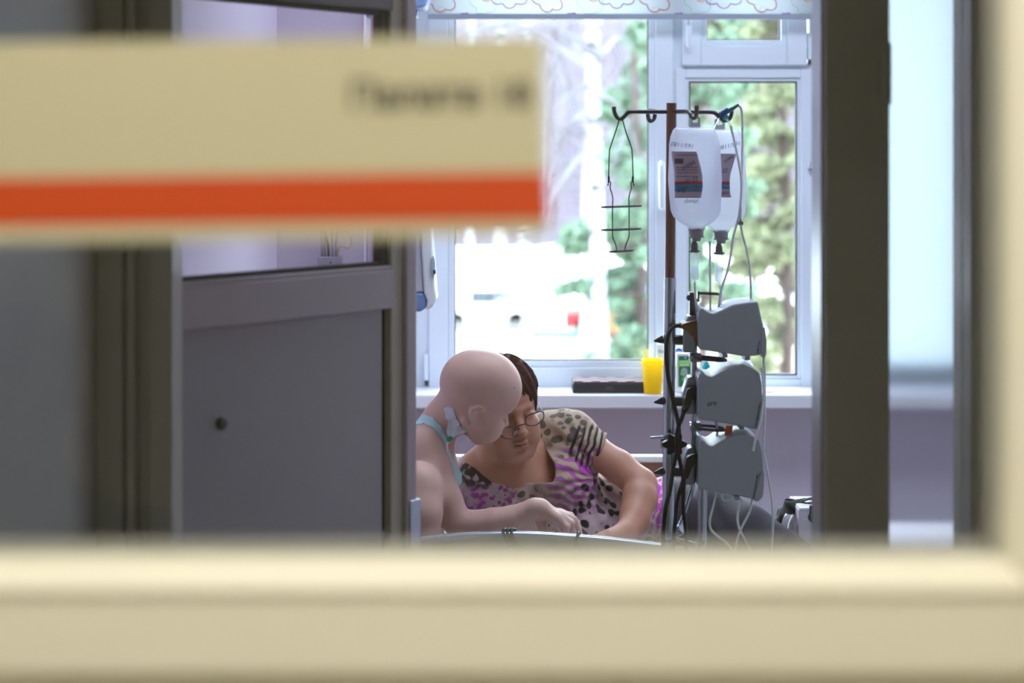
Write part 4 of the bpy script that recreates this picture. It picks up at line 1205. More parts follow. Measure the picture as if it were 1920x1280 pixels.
# blue stopcock on the bar end
sk = thing('stopcock', 'blue and teal plastic stopcock clipped to the end of the hook bar', 'stopcock', P(1362, 225, ID))
SB_ = mat('blue_stopcock_plastic', (26, 74, 150), .3); ST_ = mat('teal_stopcock_plastic', (30, 170, 180), .3); SDK = mat('dark_teal_cap', (14, 92, 108), .3)
MB().tube([P(1350, 216, ID - .012), P(1366, 206, ID - .012)], px(6, ID), 12).build('valve_body', SB_, sk)
MB().tube([P(1357, 224, ID - .016), P(1364, 216, ID - .016)], px(4.5, ID), 10).build('lever', ST_, sk)
MB().tube([P(1366, 208, ID - .012), P(1376, 202, ID - .012), P(1385, 196, ID - .012)], [px(5, ID), px(3.5, ID), px(2.5, ID)], 10).build('cap', SDK, sk)
MB().tube([P(1350, 219, ID - .012), P(1337, 244, ID - .06)], .0008, 6).build('needle', STEEL, sk)
MB().tube([P(1362, 222, ID - .012), P(1370, 236, ID - .012)], px(2.5, ID), 8).build('luer_tip', CLEAR, sk)

# ------------------------------------------------------------------ pumps
PUMPM = mat('grey_white_pump_casing', (160, 169, 182), .42, var=.02)
PY0, PY1 = ID - .075, ID + .06
def rounded(poly, n=4):
    p = [Vector((a, b_, 0)) for a, b_ in poly]; out = []
    m_ = len(p)
    for i in range(m_):
        a, b_, c = p[i - 1], p[i], p[(i + 1) % m_]
        k = min(.3, 4 / max(1, min((a - b_).length, (c - b_).length)))
        s0, s1 = b_.lerp(a, k), b_.lerp(c, k)
        for j in range(n + 1):
            t = j / n
            q = s0.lerp(b_, t).lerp(b_.lerp(s1, t), t); out.append((q.x, q.y))
    return out
def pump(poly, label, foot, door, hang):
    c = P(1370, max(q[1] for q in poly), ID)
    t = thing('infusion_pump', label, 'pump', c, 'pumps clamped to the infusion stand')
    MB().prism(rounded(poly), PY0, PY1, PY0).build('casing', PUMPM, t, bevel=.005, seg=3)
    MB().prism(rounded(door), PY0 - .004, PY1 - .01, PY0).build('door', PUMPM, t, bevel=.003)
    for u, v in foot: MB().pbox(u - 5, v - 3, u + 5, v + 5, PY0 + .02, PY1 - .02, PY0).build('foot', PUMPM, t, bevel=.002)
    return t
p1 = pump([(1309, 582), (1318, 577), (1325, 584), (1338, 588), (1352, 582), (1375, 571), (1400, 567), (1421, 565), (1427, 592), (1432, 614), (1433, 660), (1420, 667), (1395, 668), (1370, 664), (1335, 659), (1311, 655)],
          'topmost grey pump with a brown plug at its back', [(1362, 668), (1404, 672)], [(1428, 614), (1434, 612), (1437, 640), (1436, 668), (1427, 671)], 0)
p2 = pump([(1309, 704), (1316, 697), (1324, 704), (1336, 707), (1352, 697), (1378, 688), (1405, 688), (1424, 698), (1429, 720), (1431, 760), (1424, 803), (1412, 804), (1385, 797), (1345, 791), (1309, 786)],
          'middle grey pump with a handwritten mark on its side', [(1393, 803)], [(1428, 752), (1431, 752), (1428, 802), (1416, 806)], 0)
p3 = pump([(1311, 832), (1316, 824), (1326, 834), (1336, 837), (1352, 826), (1378, 816), (1405, 815), (1424, 825), (1430, 850), (1432, 880), (1428, 932), (1418, 938), (1390, 930), (1345, 922), (1309, 916)],
          'lowest grey pump above the dark trousers', [(1385, 936)], [(1427, 884), (1433, 882), (1431, 930), (1421, 940), (1412, 938)], 0)
for p_, l_ in ((p1, [(1424, 640), (1421, 652), (1420, 664)]), (p2, [(1425, 757), (1420, 780), (1416, 800)]), (p3, [(1428, 888), (1420, 890), (1416, 915), (1412, 935)])):
    MB().tube([P(u, v, PY0 - .0003) for u, v in l_], .0007, 6).build('seam', BLACK, p_)
    MB().ell(P(l_[1][0], l_[1][1] + 4, PY0), (.0018, .001, .0018), 6).build('screw', BLACK, p_)
text('handwriting', 'ого', mat('black_marker', (18, 18, 26), .6), p2, 1335, 757, 18, PY0 - .0008, False, .3, .12, bold=.02)
PLUGB = mat('brown_plug', (112, 76, 34), .45)
def plug(parent, u, v, m, bend):
    b = MB().prism(rounded([(1311, v - 20), (1300, v - 19), (1285, v - 15), (1276, v - 12), (1276, v - 4), (1288, v + 2), (1295, v + 10), (1302, v + 14), (1304, v + 26), (1309, v + 27), (1311, v + 12)]), ID - .045, ID + .02, ID - .02)
    return b.build('plug', m, parent, bevel=.004)
plug(p1, 0, 618, PLUGB, 0)
def plugdown(parent, v):
    b = MB().prism(rounded([(1311, v - 21), (1296, v - 20), (1286, v - 14), (1282, v + 4), (1280, v + 26), (1288, v + 26), (1296, v + 4), (1305, v), (1306, v + 22), (1309, v + 24)]), ID - .045, ID + .02, ID - .02)
    return b.build('plug', BLACK, parent, bevel=.004)
plugdown(p2, 742); plugdown(p3, 868)
for p_, v in ((p1, 637), (p2, 752), (p3, 884)):
    hn = MB()
    hn.tube([P(1300, v + 1, ID + .0), P(1270, v, ID), P(1244, v - 1, ID)], [px(9, ID), px(9.5, ID), px(9, ID)], 14)
    hn.tube([P(1244, v - 1, ID), P(1238, v, ID), P(1226, v + 2, ID)], [px(8, ID), px(6.5, ID), px(1.5, ID)], 12)
    hn.build('clamp_screw', mat('dark_grey_clamp', (48, 52, 62), .35, .3), p_)
    MB().prism(rounded([(1279, v + 22), (1279, v - 18), (1288, v - 46), (1298, v - 48), (1303, v - 40), (1303, v + 22)]), ID - .02, ID + .03, ID).build('clamp_bracket', mat('grey_clamp', (150, 156, 166)), p_, bevel=.004)
og = thing('orange_tag', 'small orange tag between the middle and lowest pumps', 'tag', P(1367, 815, ID - .02))
MB().prism([(1361, 798), (1374, 798), (1372, 817), (1358, 817)], ID - .03, ID - .0295, ID - .03).build('tag_face', mat('bright_orange_card', (255, 96, 20), .5), og)
MB().tube([P(1367, 799, ID - .0297), P(1368, 792, ID - .0297)], .001, 6).build('string', WPR, og)

# power cords
CORD = [('brown plugged black mains cord of the topmost pump', [(1280, 610, ID - .02), (1264, 612, ID - .03), (1254, 624, ID - .05), (1249, 650, ID - .06), (1252, 700, ID - .06), (1262, 750, ID - .06), (1272, 795, ID - .055), (1272, 830, ID - .055), (1262, 880, ID - .06), (1256, 920, ID - .06), (1247, 960, ID - .06), (1243, 1030, ID - .06)], (.0018)),
        ('black mains cord of the middle pump', [(1284, 766, ID - .02), (1278, 785, ID - .05), (1272, 800, ID - .063), (1268, 830, ID - .063), (1276, 870, ID - .06), (1282, 900, ID - .06), (1281, 950, ID - .06), (1287, 1020, ID - .06)], .0018),
        ('black mains cord of the lowest pump', [(1283, 892, ID - .02), (1278, 910, ID - .05), (1270, 940, ID - .06), (1266, 980, ID - .06), (1262, 1030, ID - .06)], .0018)]
for lab, pts, r in CORD:
    t = thing('power_cord', lab, 'cord', P(*pts[-1][:2], ID - .06), 'mains cords on the infusion stand')
    q = pp(pts + [(pts[-1][0], 1200, ID - .06)], None, 6)
    MB().tube(q, .0046, 9).build('cable', BLACK, t)
    MB().tube([q[0], q[0].lerp(q[3], .9)], [.007, .005], 9).build('strain_relief', BLACK, t)
kn = thing('star_knob', 'black star shaped clamp knob on the infusion pole', 'knob', P(1265, 850, ID - .04))
b = MB(); st = []
for i in range(40):
    th = 2 * math.pi * i / 40
    r = 20 + 4.5 * math.cos(6 * th)
    st.append((1265 + r * math.cos(th), 833 + r * .92 * math.sin(th)))
b.prism(st, ID - .052, ID - .028, ID - .05).build('star', BLACK, kn, bevel=.003)
MB().lathe([(.009, 0), (.009, .02)], P(1265, 833, ID - .03), 14, Matrix(((1, 0, 0), (0, 0, -1), (0, 1, 0)))).build('stem', STEEL, kn)

# infusion lines
LINES = [
    ('clear infusion line rising in a loop from the blue stopcock', [(1384, 198, ID), (1390, 206, ID), (1392, 240, ID), (1391, 330, ID - .01), (1389, 420, ID - .01), (1400, 470, ID), (1407, 520, ID), (1408, 575, ID)]),
    ('clear infusion line crossing the rear bag from the stopcock', [(1370, 236, ID - .02), (1380, 280, ID - .02), (1390, 340, ID - .02), (1386, 400, ID - .01), (1376, 440, ID), (1366, 500, ID), (1352, 545, ID), (1346, 590, ID)]),
    ('clear infusion line from the front drip chamber', [(1302, 530, ID - .06), (1303, 550, ID - .05), (1306, 575, ID - .04), (1310, 590, ID - .02)]),
    ('clear infusion line from the rear drip chamber', [(1350, 535, ID + .035), (1352, 555, ID + .03), (1350, 590, ID)]),
    ('clear infusion line hanging straight between the bags', [(1331, 452, ID + .02), (1331, 500, ID + .02), (1332, 585, ID)]),
    ('clear infusion line along the pump doors to the bed', [(1432, 668, ID - .05), (1434, 720, ID - .06), (1434, 780, ID - .06), (1432, 840, ID - .05), (1440, 890, ID - .05), (1448, 940, ID - .05), (1449, 990, ID - .05), (1446, 1040, ID - .05)]),
    ('clear infusion line forking in front of the middle pump', [(1428, 690, ID - .08), (1432, 740, ID - .085), (1426, 790, ID - .085), (1418, 815, ID - .085), (1412, 845, ID - .085)]),
    ('clear infusion line curving out below the lowest pump', [(1343, 922, ID - .04), (1338, 945, ID - .05), (1331, 975, ID - .05), (1333, 992, ID - .05), (1345, 1004, ID - .05), (1362, 1017, ID - .05), (1375, 1032, ID - .05)]),
    ('clear infusion line crossing another below the lowest pump', [(1411, 936, ID - .04), (1405, 960, ID - .05), (1390, 990, ID - .05), (1382, 1012, ID - .05), (1378, 1035, ID - .05)]),
    ('clear infusion line swinging right below the lowest pump', [(1390, 936, ID - .04), (1383, 965, ID - .045), (1386, 990, ID - .045), (1398, 1012, ID - .045), (1408, 1032, ID - .045)]),
    ('small clear loop of line under the lowest pump', [(1353, 926, ID - .03), (1356, 936, ID - .03), (1363, 938, ID - .03), (1369, 933, ID - .03), (1369, 926, ID - .03)]),
    ('clear infusion line between the middle and lowest pumps', [(1342, 790, ID), (1345, 810, ID), (1340, 832, ID)]),
]
LINEM = mat('clear_infusion_line', (238, 243, 250), .2, var=.01)
LINEM.node_tree.nodes['Principled BSDF'].inputs['Subsurface Weight'].default_value = .8; LINEM.node_tree.nodes['Principled BSDF'].inputs['Subsurface Radius'].default_value = (.01, .01, .01)
for lab, pts in LINES:
    t = thing('infusion_line', lab, 'tube', P(*pts[-1]), 'clear infusion lines')
    q = pp(pts, None, 6)
    MB().tube(q, .0026, 8).build('line', LINEM, t)
    MB().tube([q[0], q[1]], .003, 8).build('connector', LINEM, t)
rc = thing('roller_clip', 'small grey clip on the looped infusion line', 'clip', P(1389, 420, ID))
MB().pbox(1385, 415, 1394, 422, ID - .018, ID - .004).build('clip_body', PORT, rc, bevel=.001)
MB().ell(P(1389, 414, ID - .012), (.003, .004, .003), 6).build('wheel', PORTD, rc)

# ------------------------------------------------------------------ people
def skinmat(name, rgb, red, sss=.15):
    m = bpy.data.materials.new(name); m.use_nodes = True
    nt = m.node_tree; b = nt.nodes['Principled BSDF']
    b.inputs['Roughness'].default_value = .5
    b.inputs['Subsurface Weight'].default_value = sss
    b.inputs['Subsurface Radius'].default_value = (.012, .005, .003); b.inputs['Subsurface Scale'].default_value = .5
    tc = nt.nodes.new('ShaderNodeTexCoord'); n1 = nt.nodes.new('ShaderNodeTexNoise'); n1.inputs['Scale'].default_value = 14; n1.inputs['Detail'].default_value = 5
    mx = nt.nodes.new('ShaderNodeMix'); mx.data_type = 'RGBA'
    mx.inputs['A'].default_value = lin(rgb) + (1,); mx.inputs['B'].default_value = lin(red) + (1,)
    nt.links.new(tc.outputs['Object'], n1.inputs['Vector']); nt.links.new(n1.outputs['Fac'], mx.inputs['Factor']); nt.links.new(mx.outputs['Result'], b.inputs['Base Color'])
    n2 = nt.nodes.new('ShaderNodeTexNoise'); n2.inputs['Scale'].default_value = 380; bp = nt.nodes.new('ShaderNodeBump'); bp.inputs['Strength'].default_value = .12; bp.inputs['Distance'].default_value = .001
    nt.links.new(tc.outputs['Object'], n2.inputs['Vector']); nt.links.new(n2.outputs['Fac'], bp.inputs['Height']); nt.links.new(bp.outputs['Normal'], b.inputs['Normal'])
    MATS[name] = m
    return m

def face(V, C, R, s, full=0.0, nose=1.0, lips=1.0, earx=0.0, eary=0.0, cran=(.101, .078, .092), cc=(-.008, 0, .040)):
    """head in local axes: x forward, y to its left, z up; full widens the lower face"""
    C = np.array(C)
    g = lambda p: C + R @ (np.array(p, float) * s)
    E = lambda p, r, k=.012, sub=False: V.ell(g(p), np.array(r) * s, R, k * s, sub)
    K = lambda a, b, ra, rb, k=.01, sub=False: V.cap(g(a), g(b), ra * s, rb * s, k * s, sub)
    E(cc, cran, .01)
    E((.046, 0, .042), (.048, .060, .052), .03)
    E((.040, 0, -.030), (.052, .058 + full * .6, .062), .03)
    E((.045, 0, -.072), (.044, .046 + full, .042), .025)
    E((.074, 0, -.104), (.021, .022 + full * .5, .017), .02)
    for q in (-1, 1):
        K((-.004, q * (.058 + full * .5), -.050), (.060, q * (.026 + full * .5), -.100), .017 + full * .3, .016 + full * .3, .025)
        E((.064, q * .041, -.030), (.024, .022 + full * .4, .020), .02)
        if full: E((.066, q * .040, -.062), (.026, .022 + full * .3, .026), .02)
    K((.084, -.032, .019), (.092, -.008, .014), .0085, .009, .012); K((.084, .032, .019), (.092, .008, .014), .0085, .009, .012)
    for q in (-1, 1):
        E((.100, q * .033, -.003), (.019, .019, .012), .012, True)
        E((.079, q * .032, -.003), (.0135, .0155, .0135), .003)
        K((.0915, q * .021, -.0065), (.0905, q * .043, -.0055), .0016, .0016, .002)
        K((.088, q * .020, .0035), (.086, q * .045, .0025), .0022, .0022, .003)
    n = nose
    K((.090, 0, .006), (.112, 0, -.036), .0075 * n, .0105 * n, .010)
    E((.1155, 0, -.041), (.0115 * n, .0115 * n, .0095 * n), .008)
    for q in (-1, 1):
        E((.1035, q * .0125, -.0435), (.0105, .0078 * n, .008), .006)
        E((.108, q * .0065, -.0505), (.005, .0032, .003), .002, True)
    if lips: K((.099, -.016, -.0685), (.105, 0, -.066), .0036, .0045, .006); K((.105, 0, -.066), (.099, .016, -.0685), .0045, .0036, .006)
    if lips: K((.096, -.014, -.0795), (.1015, 0, -.081), .004, .005, .006); K((.1015, 0, -.081), (.096, .014, -.0795), .005, .004, .006)
    K((.090, -.027, -.0765), (.108, 0, -.0745), .0022, .0022, .002, True); K((.108, 0, -.0745), (.090, .027, -.0765), .0022, .0022, .002, True)
    E((.097, 0, -.0905), (.01, .014, .004), .01, True)
    # ears: a rim, a lobe and a bowl
    for q in (-1, 1):
        ex = earx
        w_ = 1 + eary / .08
        rim = [(.006, .072, .016), (-.002, .080, .029), (-.016, .085, .030), (-.025, .087, .018), (-.024, .085, .0), (-.014, .080, -.018), (-.002, .073, -.027)]
        for a, b in zip(rim[:-1], rim[1:]):
            K((a[0] + ex, q * a[1] * w_, a[2]), (b[0] + ex, q * b[1] * w_, b[2]), .0042, .0042, .004)
        E((-.012 + ex, q * .077 * w_, .004), (.018, .0065, .026), .006)
        E((-.004 + ex, q * .074 * w_, -.024), (.008, .006, .009), .006)
        E((-.005 + ex, q * .090 * w_, .001), (.011, .016, .015), .003, True)
        E((.007 + ex, q * .078 * w_, -.002), (.005, .004, .007), .004)
    return g

def finger(V, pts, r0, r1, k=.004):
    n = len(pts) - 1
    q = [np.array(P(*p)) for p in pts]
    for i in range(n):
        ra = r0 + (r1 - r0) * i / n; rb = r0 + (r1 - r0) * (i + 1) / n
        V.cap(q[i], q[i + 1], ra, rb, k if i else k * 2.5)

# ---- seated child
SKIN_C = skinmat('fair_skin', (218, 182, 166), (204, 162, 148))
VC = Vol((-.47, 4.22, .56), (.24, 4.98, 1.17), .003)
RC = headrot(106, 25, 28)
CC = P(893, 744, 4.5)
gC = face(VC, CC, RC, .865, full=.004, lips=0, nose=.85, earx=.004, eary=.012, cran=(.109, .087, .100), cc=(-.002, 0, .044))
VC.ell(gC((.070, -.034, -.058)), (.032, .024, .034), RC, .02)
VC.ell(gC((.005, -.096, -.003)), (.0055, .014, .0075), RC, .002, True)
VC.ell(gC((-.055, 0, .03)), (.05, .06, .055), RC, .04)
VC.chain([(866, 742, 4.53, 36), (850, 768, 4.535, 33), (829, 788, 4.55, 31), (808, 818, 4.57, 35)], .035)
# trunk
VC.chain([(806, 842, 4.60, 40), (796, 880, 4.62, 58), (778, 950, 4.64, 60), (755, 1020, 4.66, 66)], .04)
VC.chain([(812, 815, 4.57, 30), (795, 838, 4.50, 34)], .03)
VC.chain([(812, 820, 4.58, 28), (815, 842, 4.70, 32)], .03)
# near arm
VC.chain([(800, 842, 4.475, 35), (816, 880, 4.45, 31), (836, 935, 4.43, 29), (858, 979, 4.42, 27)], .012)
VC.chain([(858, 979, 4.42, 27), (888, 984, 4.42, 27), (925, 979, 4.415, 27), (960, 972, 4.41, 24), (1002, 952, 4.40, 17)], .005)
# far arm hanging behind the trunk
VC.chain([(815, 845, 4.70, 32), (800, 930, 4.76, 28), (790, 985, 4.77, 25), (800, 1010, 4.66, 21), (812, 1020, 4.58, 18)], .02)
finger(VC, [(812, 1020, 4.58), (830, 1026, 4.55), (842, 1032, 4.53)], .012, .008); finger(VC, [(812, 1022, 4.57), (826, 1032, 4.54), (836, 1040, 4.52)], .012, .008)
# near hand: bent wrist, palm, thumb and four fingers
VC.chain([(1002, 952, 4.40, 17), (1014, 952, 4.40, 17)], .012)
VC.cap(P(1014, 953, 4.392), P(1046, 972, 4.385), .016, .013, .012); VC.cap(P(1014, 951, 4.408), P(1050, 966, 4.405), .016, .012, .012); VC.cap(P(1016, 953, 4.424), P(1050, 964, 4.428), .014, .011, .012)
finger(VC, [(1044, 973, 4.383), (1062, 988, 4.378), (1061, 1002, 4.382), (1050, 1006, 4.388)], .0088, .0068)
finger(VC, [(1050, 967, 4.398), (1071, 981, 4.393), (1074, 998, 4.396), (1066, 1006, 4.40)], .0092, .007)
finger(VC, [(1052, 963, 4.413), (1076, 974, 4.411), (1084, 992, 4.412), (1083, 1006, 4.414)], .0092, .007)
finger(VC, [(1051, 961, 4.428), (1070, 966, 4.430), (1082, 980, 4.430), (1088, 1002, 4.428)], .0085, .0065)
finger(VC, [(1013, 962, 4.415), (1014, 980, 4.412), (1018, 994, 4.405), (1024, 1006, 4.40)], .0125, .0085, .006)
# raised near knee and folded legs
VC.chain([(752, 1020, 4.58, 62), (770, 960, 4.45, 54), (782, 912, 4.37, 44)], .03)
VC.chain([(782, 910, 4.37, 43), (784, 960, 4.345, 43), (782, 1010, 4.34, 40), (772, 1070, 4.34, 26)], .02)
VC.chain([(745, 1030, 4.68, 62), (800, 1040, 4.70, 44), (842, 1045, 4.68, 32), (800, 1055, 4.60, 28)], .03)
VC.floor(BZ + .001)
child = thing('person', 'bald person in a pale blue tank top bending over with head bowed', 'person', (P(770, 0, 4.5).x, 4.55, BZ))
link('body', VC.mesh('body'), SKIN_C, child, fixn=False, ang=0)
# tank top: a loose shell over the trunk, cut to straps
drape_tank = [(768, 780), (795, 777), (812, 783), (828, 800), (840, 830), (834, 832), (824, 816), (811, 801), (795, 794), (768, 798)]
TANK = mat('pale_blue_cotton', (190, 222, 228), .9, var=.05, scale=150, bump=.2)
VT_ = Vol((-.47, 4.34, .56), (-.06, 4.90, 1.05), .003)
VT_.chain([(808, 842, 4.60, 47), (801, 880, 4.61, 66), (779, 950, 4.64, 65), (755, 1020, 4.66, 71)], .04)
VT_.chain([(812, 815, 4.57, 34), (795, 838, 4.50, 38)], .03)
VT_.chain([(812, 820, 4.58, 32), (815, 842, 4.70, 36)], .03)
U_, V__, Y_ = VT_.pixels()
# shoulder strap of the near side, and the body below the arm holes
strap = polymask(U_, V__, [(735, 782), (795, 779), (812, 785), (826, 802), (838, 830), (848, 858), (866, 888), (866, 905), (700, 1090), (700, 900), (842, 880), (836, 850), (824, 822), (812, 803), (795, 795), (735, 800)])
VT_.d = np.maximum(VT_.d, (strap * 4.55 / FPX).astype(np.float32))
VT_.floor(BZ + .001)
link('tank_top', VT_.mesh('tank_top'), TANK, child, fixn=False, ang=0)
drape('strap', TANK, child, drape_tank, VC, 4.3, 4.75, .002, 1.5, .002)
# dressing taped to the neck, with a green line clip
TAPE = mat('white_medical_tape', (222, 222, 232), .8, var=.04, scale=200, bump=.2)
drape('dressing', TAPE, child, [(833, 765), (838, 762), (850, 764), (853, 775), (858, 788), (863, 800), (860, 811), (848, 818), (838, 815), (836, 806), (841, 790), (836, 784)], VC, 4.3, 4.75, .003)
VB = Vol(np.array(P(822, 832, 4.52)) - .05, np.array(P(872, 790, 4.47)) + .04, .002)
VB.chain([(850, 796, 4.462, 13), (847, 813, 4.462, 11)], .006); VB.chain([(854, 808, 4.466, 9), (870, 805, 4.475, 6)], .004)
link('dressing_pad', VB.mesh('dressing_pad'), TAPE, child, fixn=False, ang=0)
GC_ = mat('green_line_clip', (30, 140, 104), .3)
MB().prism([(836, 818), (846, 818), (850, 822), (843, 828), (839, 828)], 4.455, 4.47, 4.46).build('line_clip', GC_, child, bevel=.002)
MB().tube(pp([(841, 827, 4.462), (838, 840, 4.46), (842, 870, 4.475), (846, 900, 4.50)]), .0016, 7).build('line', LINEM, child)
MB().ell(P(963.5, 727, VC.front(963.5, 727, 4.3, 4.7) or 4.46), (.0016, .0008, .0016), 6).build('mole', mat('brown_mole', (120, 84, 76), .6), child)

# ---- reclining woman
SKIN_W = skinmat('tanned_skin', (188, 138, 112), (176, 120, 98))
VW = Vol((-.16, 4.40, .56), (.50, 5.02, 1.15), .003)
RW = headrot(21, 2, 7)
CW = P(947, 769, 4.70)
gW = face(VW, CW, RW, .955, full=.010, nose=1.08, cran=(.098, .077, .088), cc=(-.008, 0, .038))
# neck, double chin, upper chest
VW.chain([(943, 800, 4.74, 44), (945, 850, 4.79, 46), (958, 890, 4.83, 60)], .03)
VW.pell(958, 857, 4.715, 30, 16, 26, .025)
VW.pell(975, 900, 4.83, 85, 50, 66, .04)
VW.chain([(900, 868, 4.82, 30), (960, 885, 4.83, 44), (1040, 830, 4.85, 40)], .03)
VW.pell(985, 930, 4.80, 60, 45, 50, .03)
# prop arm
VW.chain([(1062, 822, 4.84, 34), (1108, 842, 4.80, 31), (1160, 874, 4.76, 29), (1200, 908, 4.73, 31)], .015)
VW.chain([(1201, 908, 4.73, 31), (1200, 935, 4.69, 33), (1190, 968, 4.64, 28), (1180, 990, 4.59, 22), (1172, 998, 4.57, 20)], .008)
VW.cap(P(1172, 998, 4.57), P(1142, 1006, 4.52), .024, .018, .015); VW.cap(P(1175, 1002, 4.56), P(1146, 1012, 4.51), .024, .018, .015)
for j, (dv, dD) in enumerate(((0, .012), (4, 0), (8, -.012), (12, -.024))):
    finger(VW, [(1144, 1003 + dv, 4.525 + dD), (1128, 1004 + dv, 4.51 + dD), (1117, 1008 + dv, 4.505 + dD), (1108, 1013 + dv, 4.50 + dD)], .0105, .0078, .004)
finger(VW, [(1166, 1002, 4.60), (1148, 1008, 4.585), (1134, 1013, 4.575)], .013, .009, .006)
# other arm lying along the body towards the bed
VW.chain([(895, 885, 4.82, 34), (880, 950, 4.76, 30), (895, 1005, 4.70, 27), (960, 1022, 4.60, 22), (1000, 1020, 4.52, 18)], .02)
for j, (dv, dD) in enumerate(((0, .02), (4, .005), (8, -.01), (11, -.022))):
    finger(VW, [(1000, 1018 + dv, 4.51 + dD), (1020, 1016 + dv, 4.50 + dD), (1032, 1022 + dv, 4.49 + dD)], .0105, .008, .004)
finger(VW, [(985, 1016, 4.55), (1006, 1008, 4.54), (1018, 1012, 4.53)], .012, .009, .005)
# hips and legs under the clothes
VW.floor(BZ + .001)
woman = thing('person', 'reclining person in a patterned blouse and dark trousers, wearing glasses', 'person', (P(1130, 0, 4.8).x, 4.80, BZ))
link('body', VW.mesh('body'), SKIN_W, woman, fixn=False, ang=0)

# blouse
VS = Vol((-.18, 4.52, .56), (.44, 5.10, 1.02), .003)
VS.pell(972, 925, 4.86, 100, 86, 98, .03)
VS.pell(905, 905, 4.84, 44, 52, 60, .03)
VS.pell(920, 950, 4.79, 58, 54, 62, .03)
VS.pell(1050, 905, 4.80, 72, 66, 70, .03)
VS.pell(1050, 835, 4.87, 66, 62, 56, .03)
VS.pell(1085, 985, 4.84, 110, 74, 100, .03)
VS.pell(1205, 975, 4.88, 72, 72, 90, .04)
VS.pell(1150, 940, 4.87, 62, 58, 62, .03)
VS.pell(1250, 960, 4.90, 52, 66, 84, .03)
VS.chain([(1030, 812, 4.87, 42), (1068, 818, 4.84, 46), (1118, 842, 4.795, 37)], .025)
VS.chain([(890, 880, 4.83, 34), (888, 900, 4.81, 36), (882, 950, 4.76, 36), (890, 985, 4.73, 34)], .02)
VS.chain([(1000, 1010, 4.82, 90), (1120, 1030, 4.82, 80)], .03)
Us, Vs, Ys = VS.pixels()
X_ = (VS.lo[0] + np.arange(VS.n[0]) * VS.h)[:, None, None]; Z_ = (VS.lo[2] + np.arange(VS.n[2]) * VS.h)[None, None, :]
# soft folds pulling from the arm pit and round the waist
ap = P(1115, 895, 4.75)
rad = np.sqrt((X_ - ap.x) ** 2 + (Z_ - ap.z) ** 2); ang_ = np.arctan2(Z_ - ap.z, X_ - ap.x)
fold = .0032 * np.sin(ang_ * 15 + 3 * np.sin(rad * 30)) * np.exp(-((rad - .07) / .06) ** 2) + .0028 * np.sin((Z_ * 1.2 + X_ * .9) * 95 + 2 * np.sin(X_ * 40)) * np.exp(-((Us - 1080) / 120) ** 2) * np.exp(-((Vs - 800) / 35.) ** 2)
fold = fold + .002 * np.sin(X_ * 130 + 2.2 * np.sin(Z_ * 60)) * np.exp(-((Vs - 960) / 50.) ** 2)
VS.d = (VS.d + fold).astype(np.float32)
neck = polymask(Us, Vs, [(868, 842), (880, 848), (899, 864), (930, 884), (968, 899), (998, 906), (1036, 904), (1041, 893), (1040, 870), (1022, 840), (1006, 814), (1000, 770), (1010, 740), (880, 740), (868, 800)]) * 4.75 / FPX
VS.d = np.where(Ys < 4.95, np.maximum(VS.d, -neck), VS.d).astype(np.float32)
hem = (polymask(Us, Vs, [(820, 700), (1150, 700), (1139, 812), (1131, 838), (1112, 872), (1130, 890), (1400, 880), (1400, 1120), (820, 1120)]) * 4.75 / FPX)
VS.d = np.maximum(VS.d, hem).astype(np.float32)
VS.d = np.maximum(VS.d, -(VW.sample(np.stack(np.broadcast_arrays(X_, Ys, Z_), -1)).astype(np.float32) - .0005)) if False else VS.d

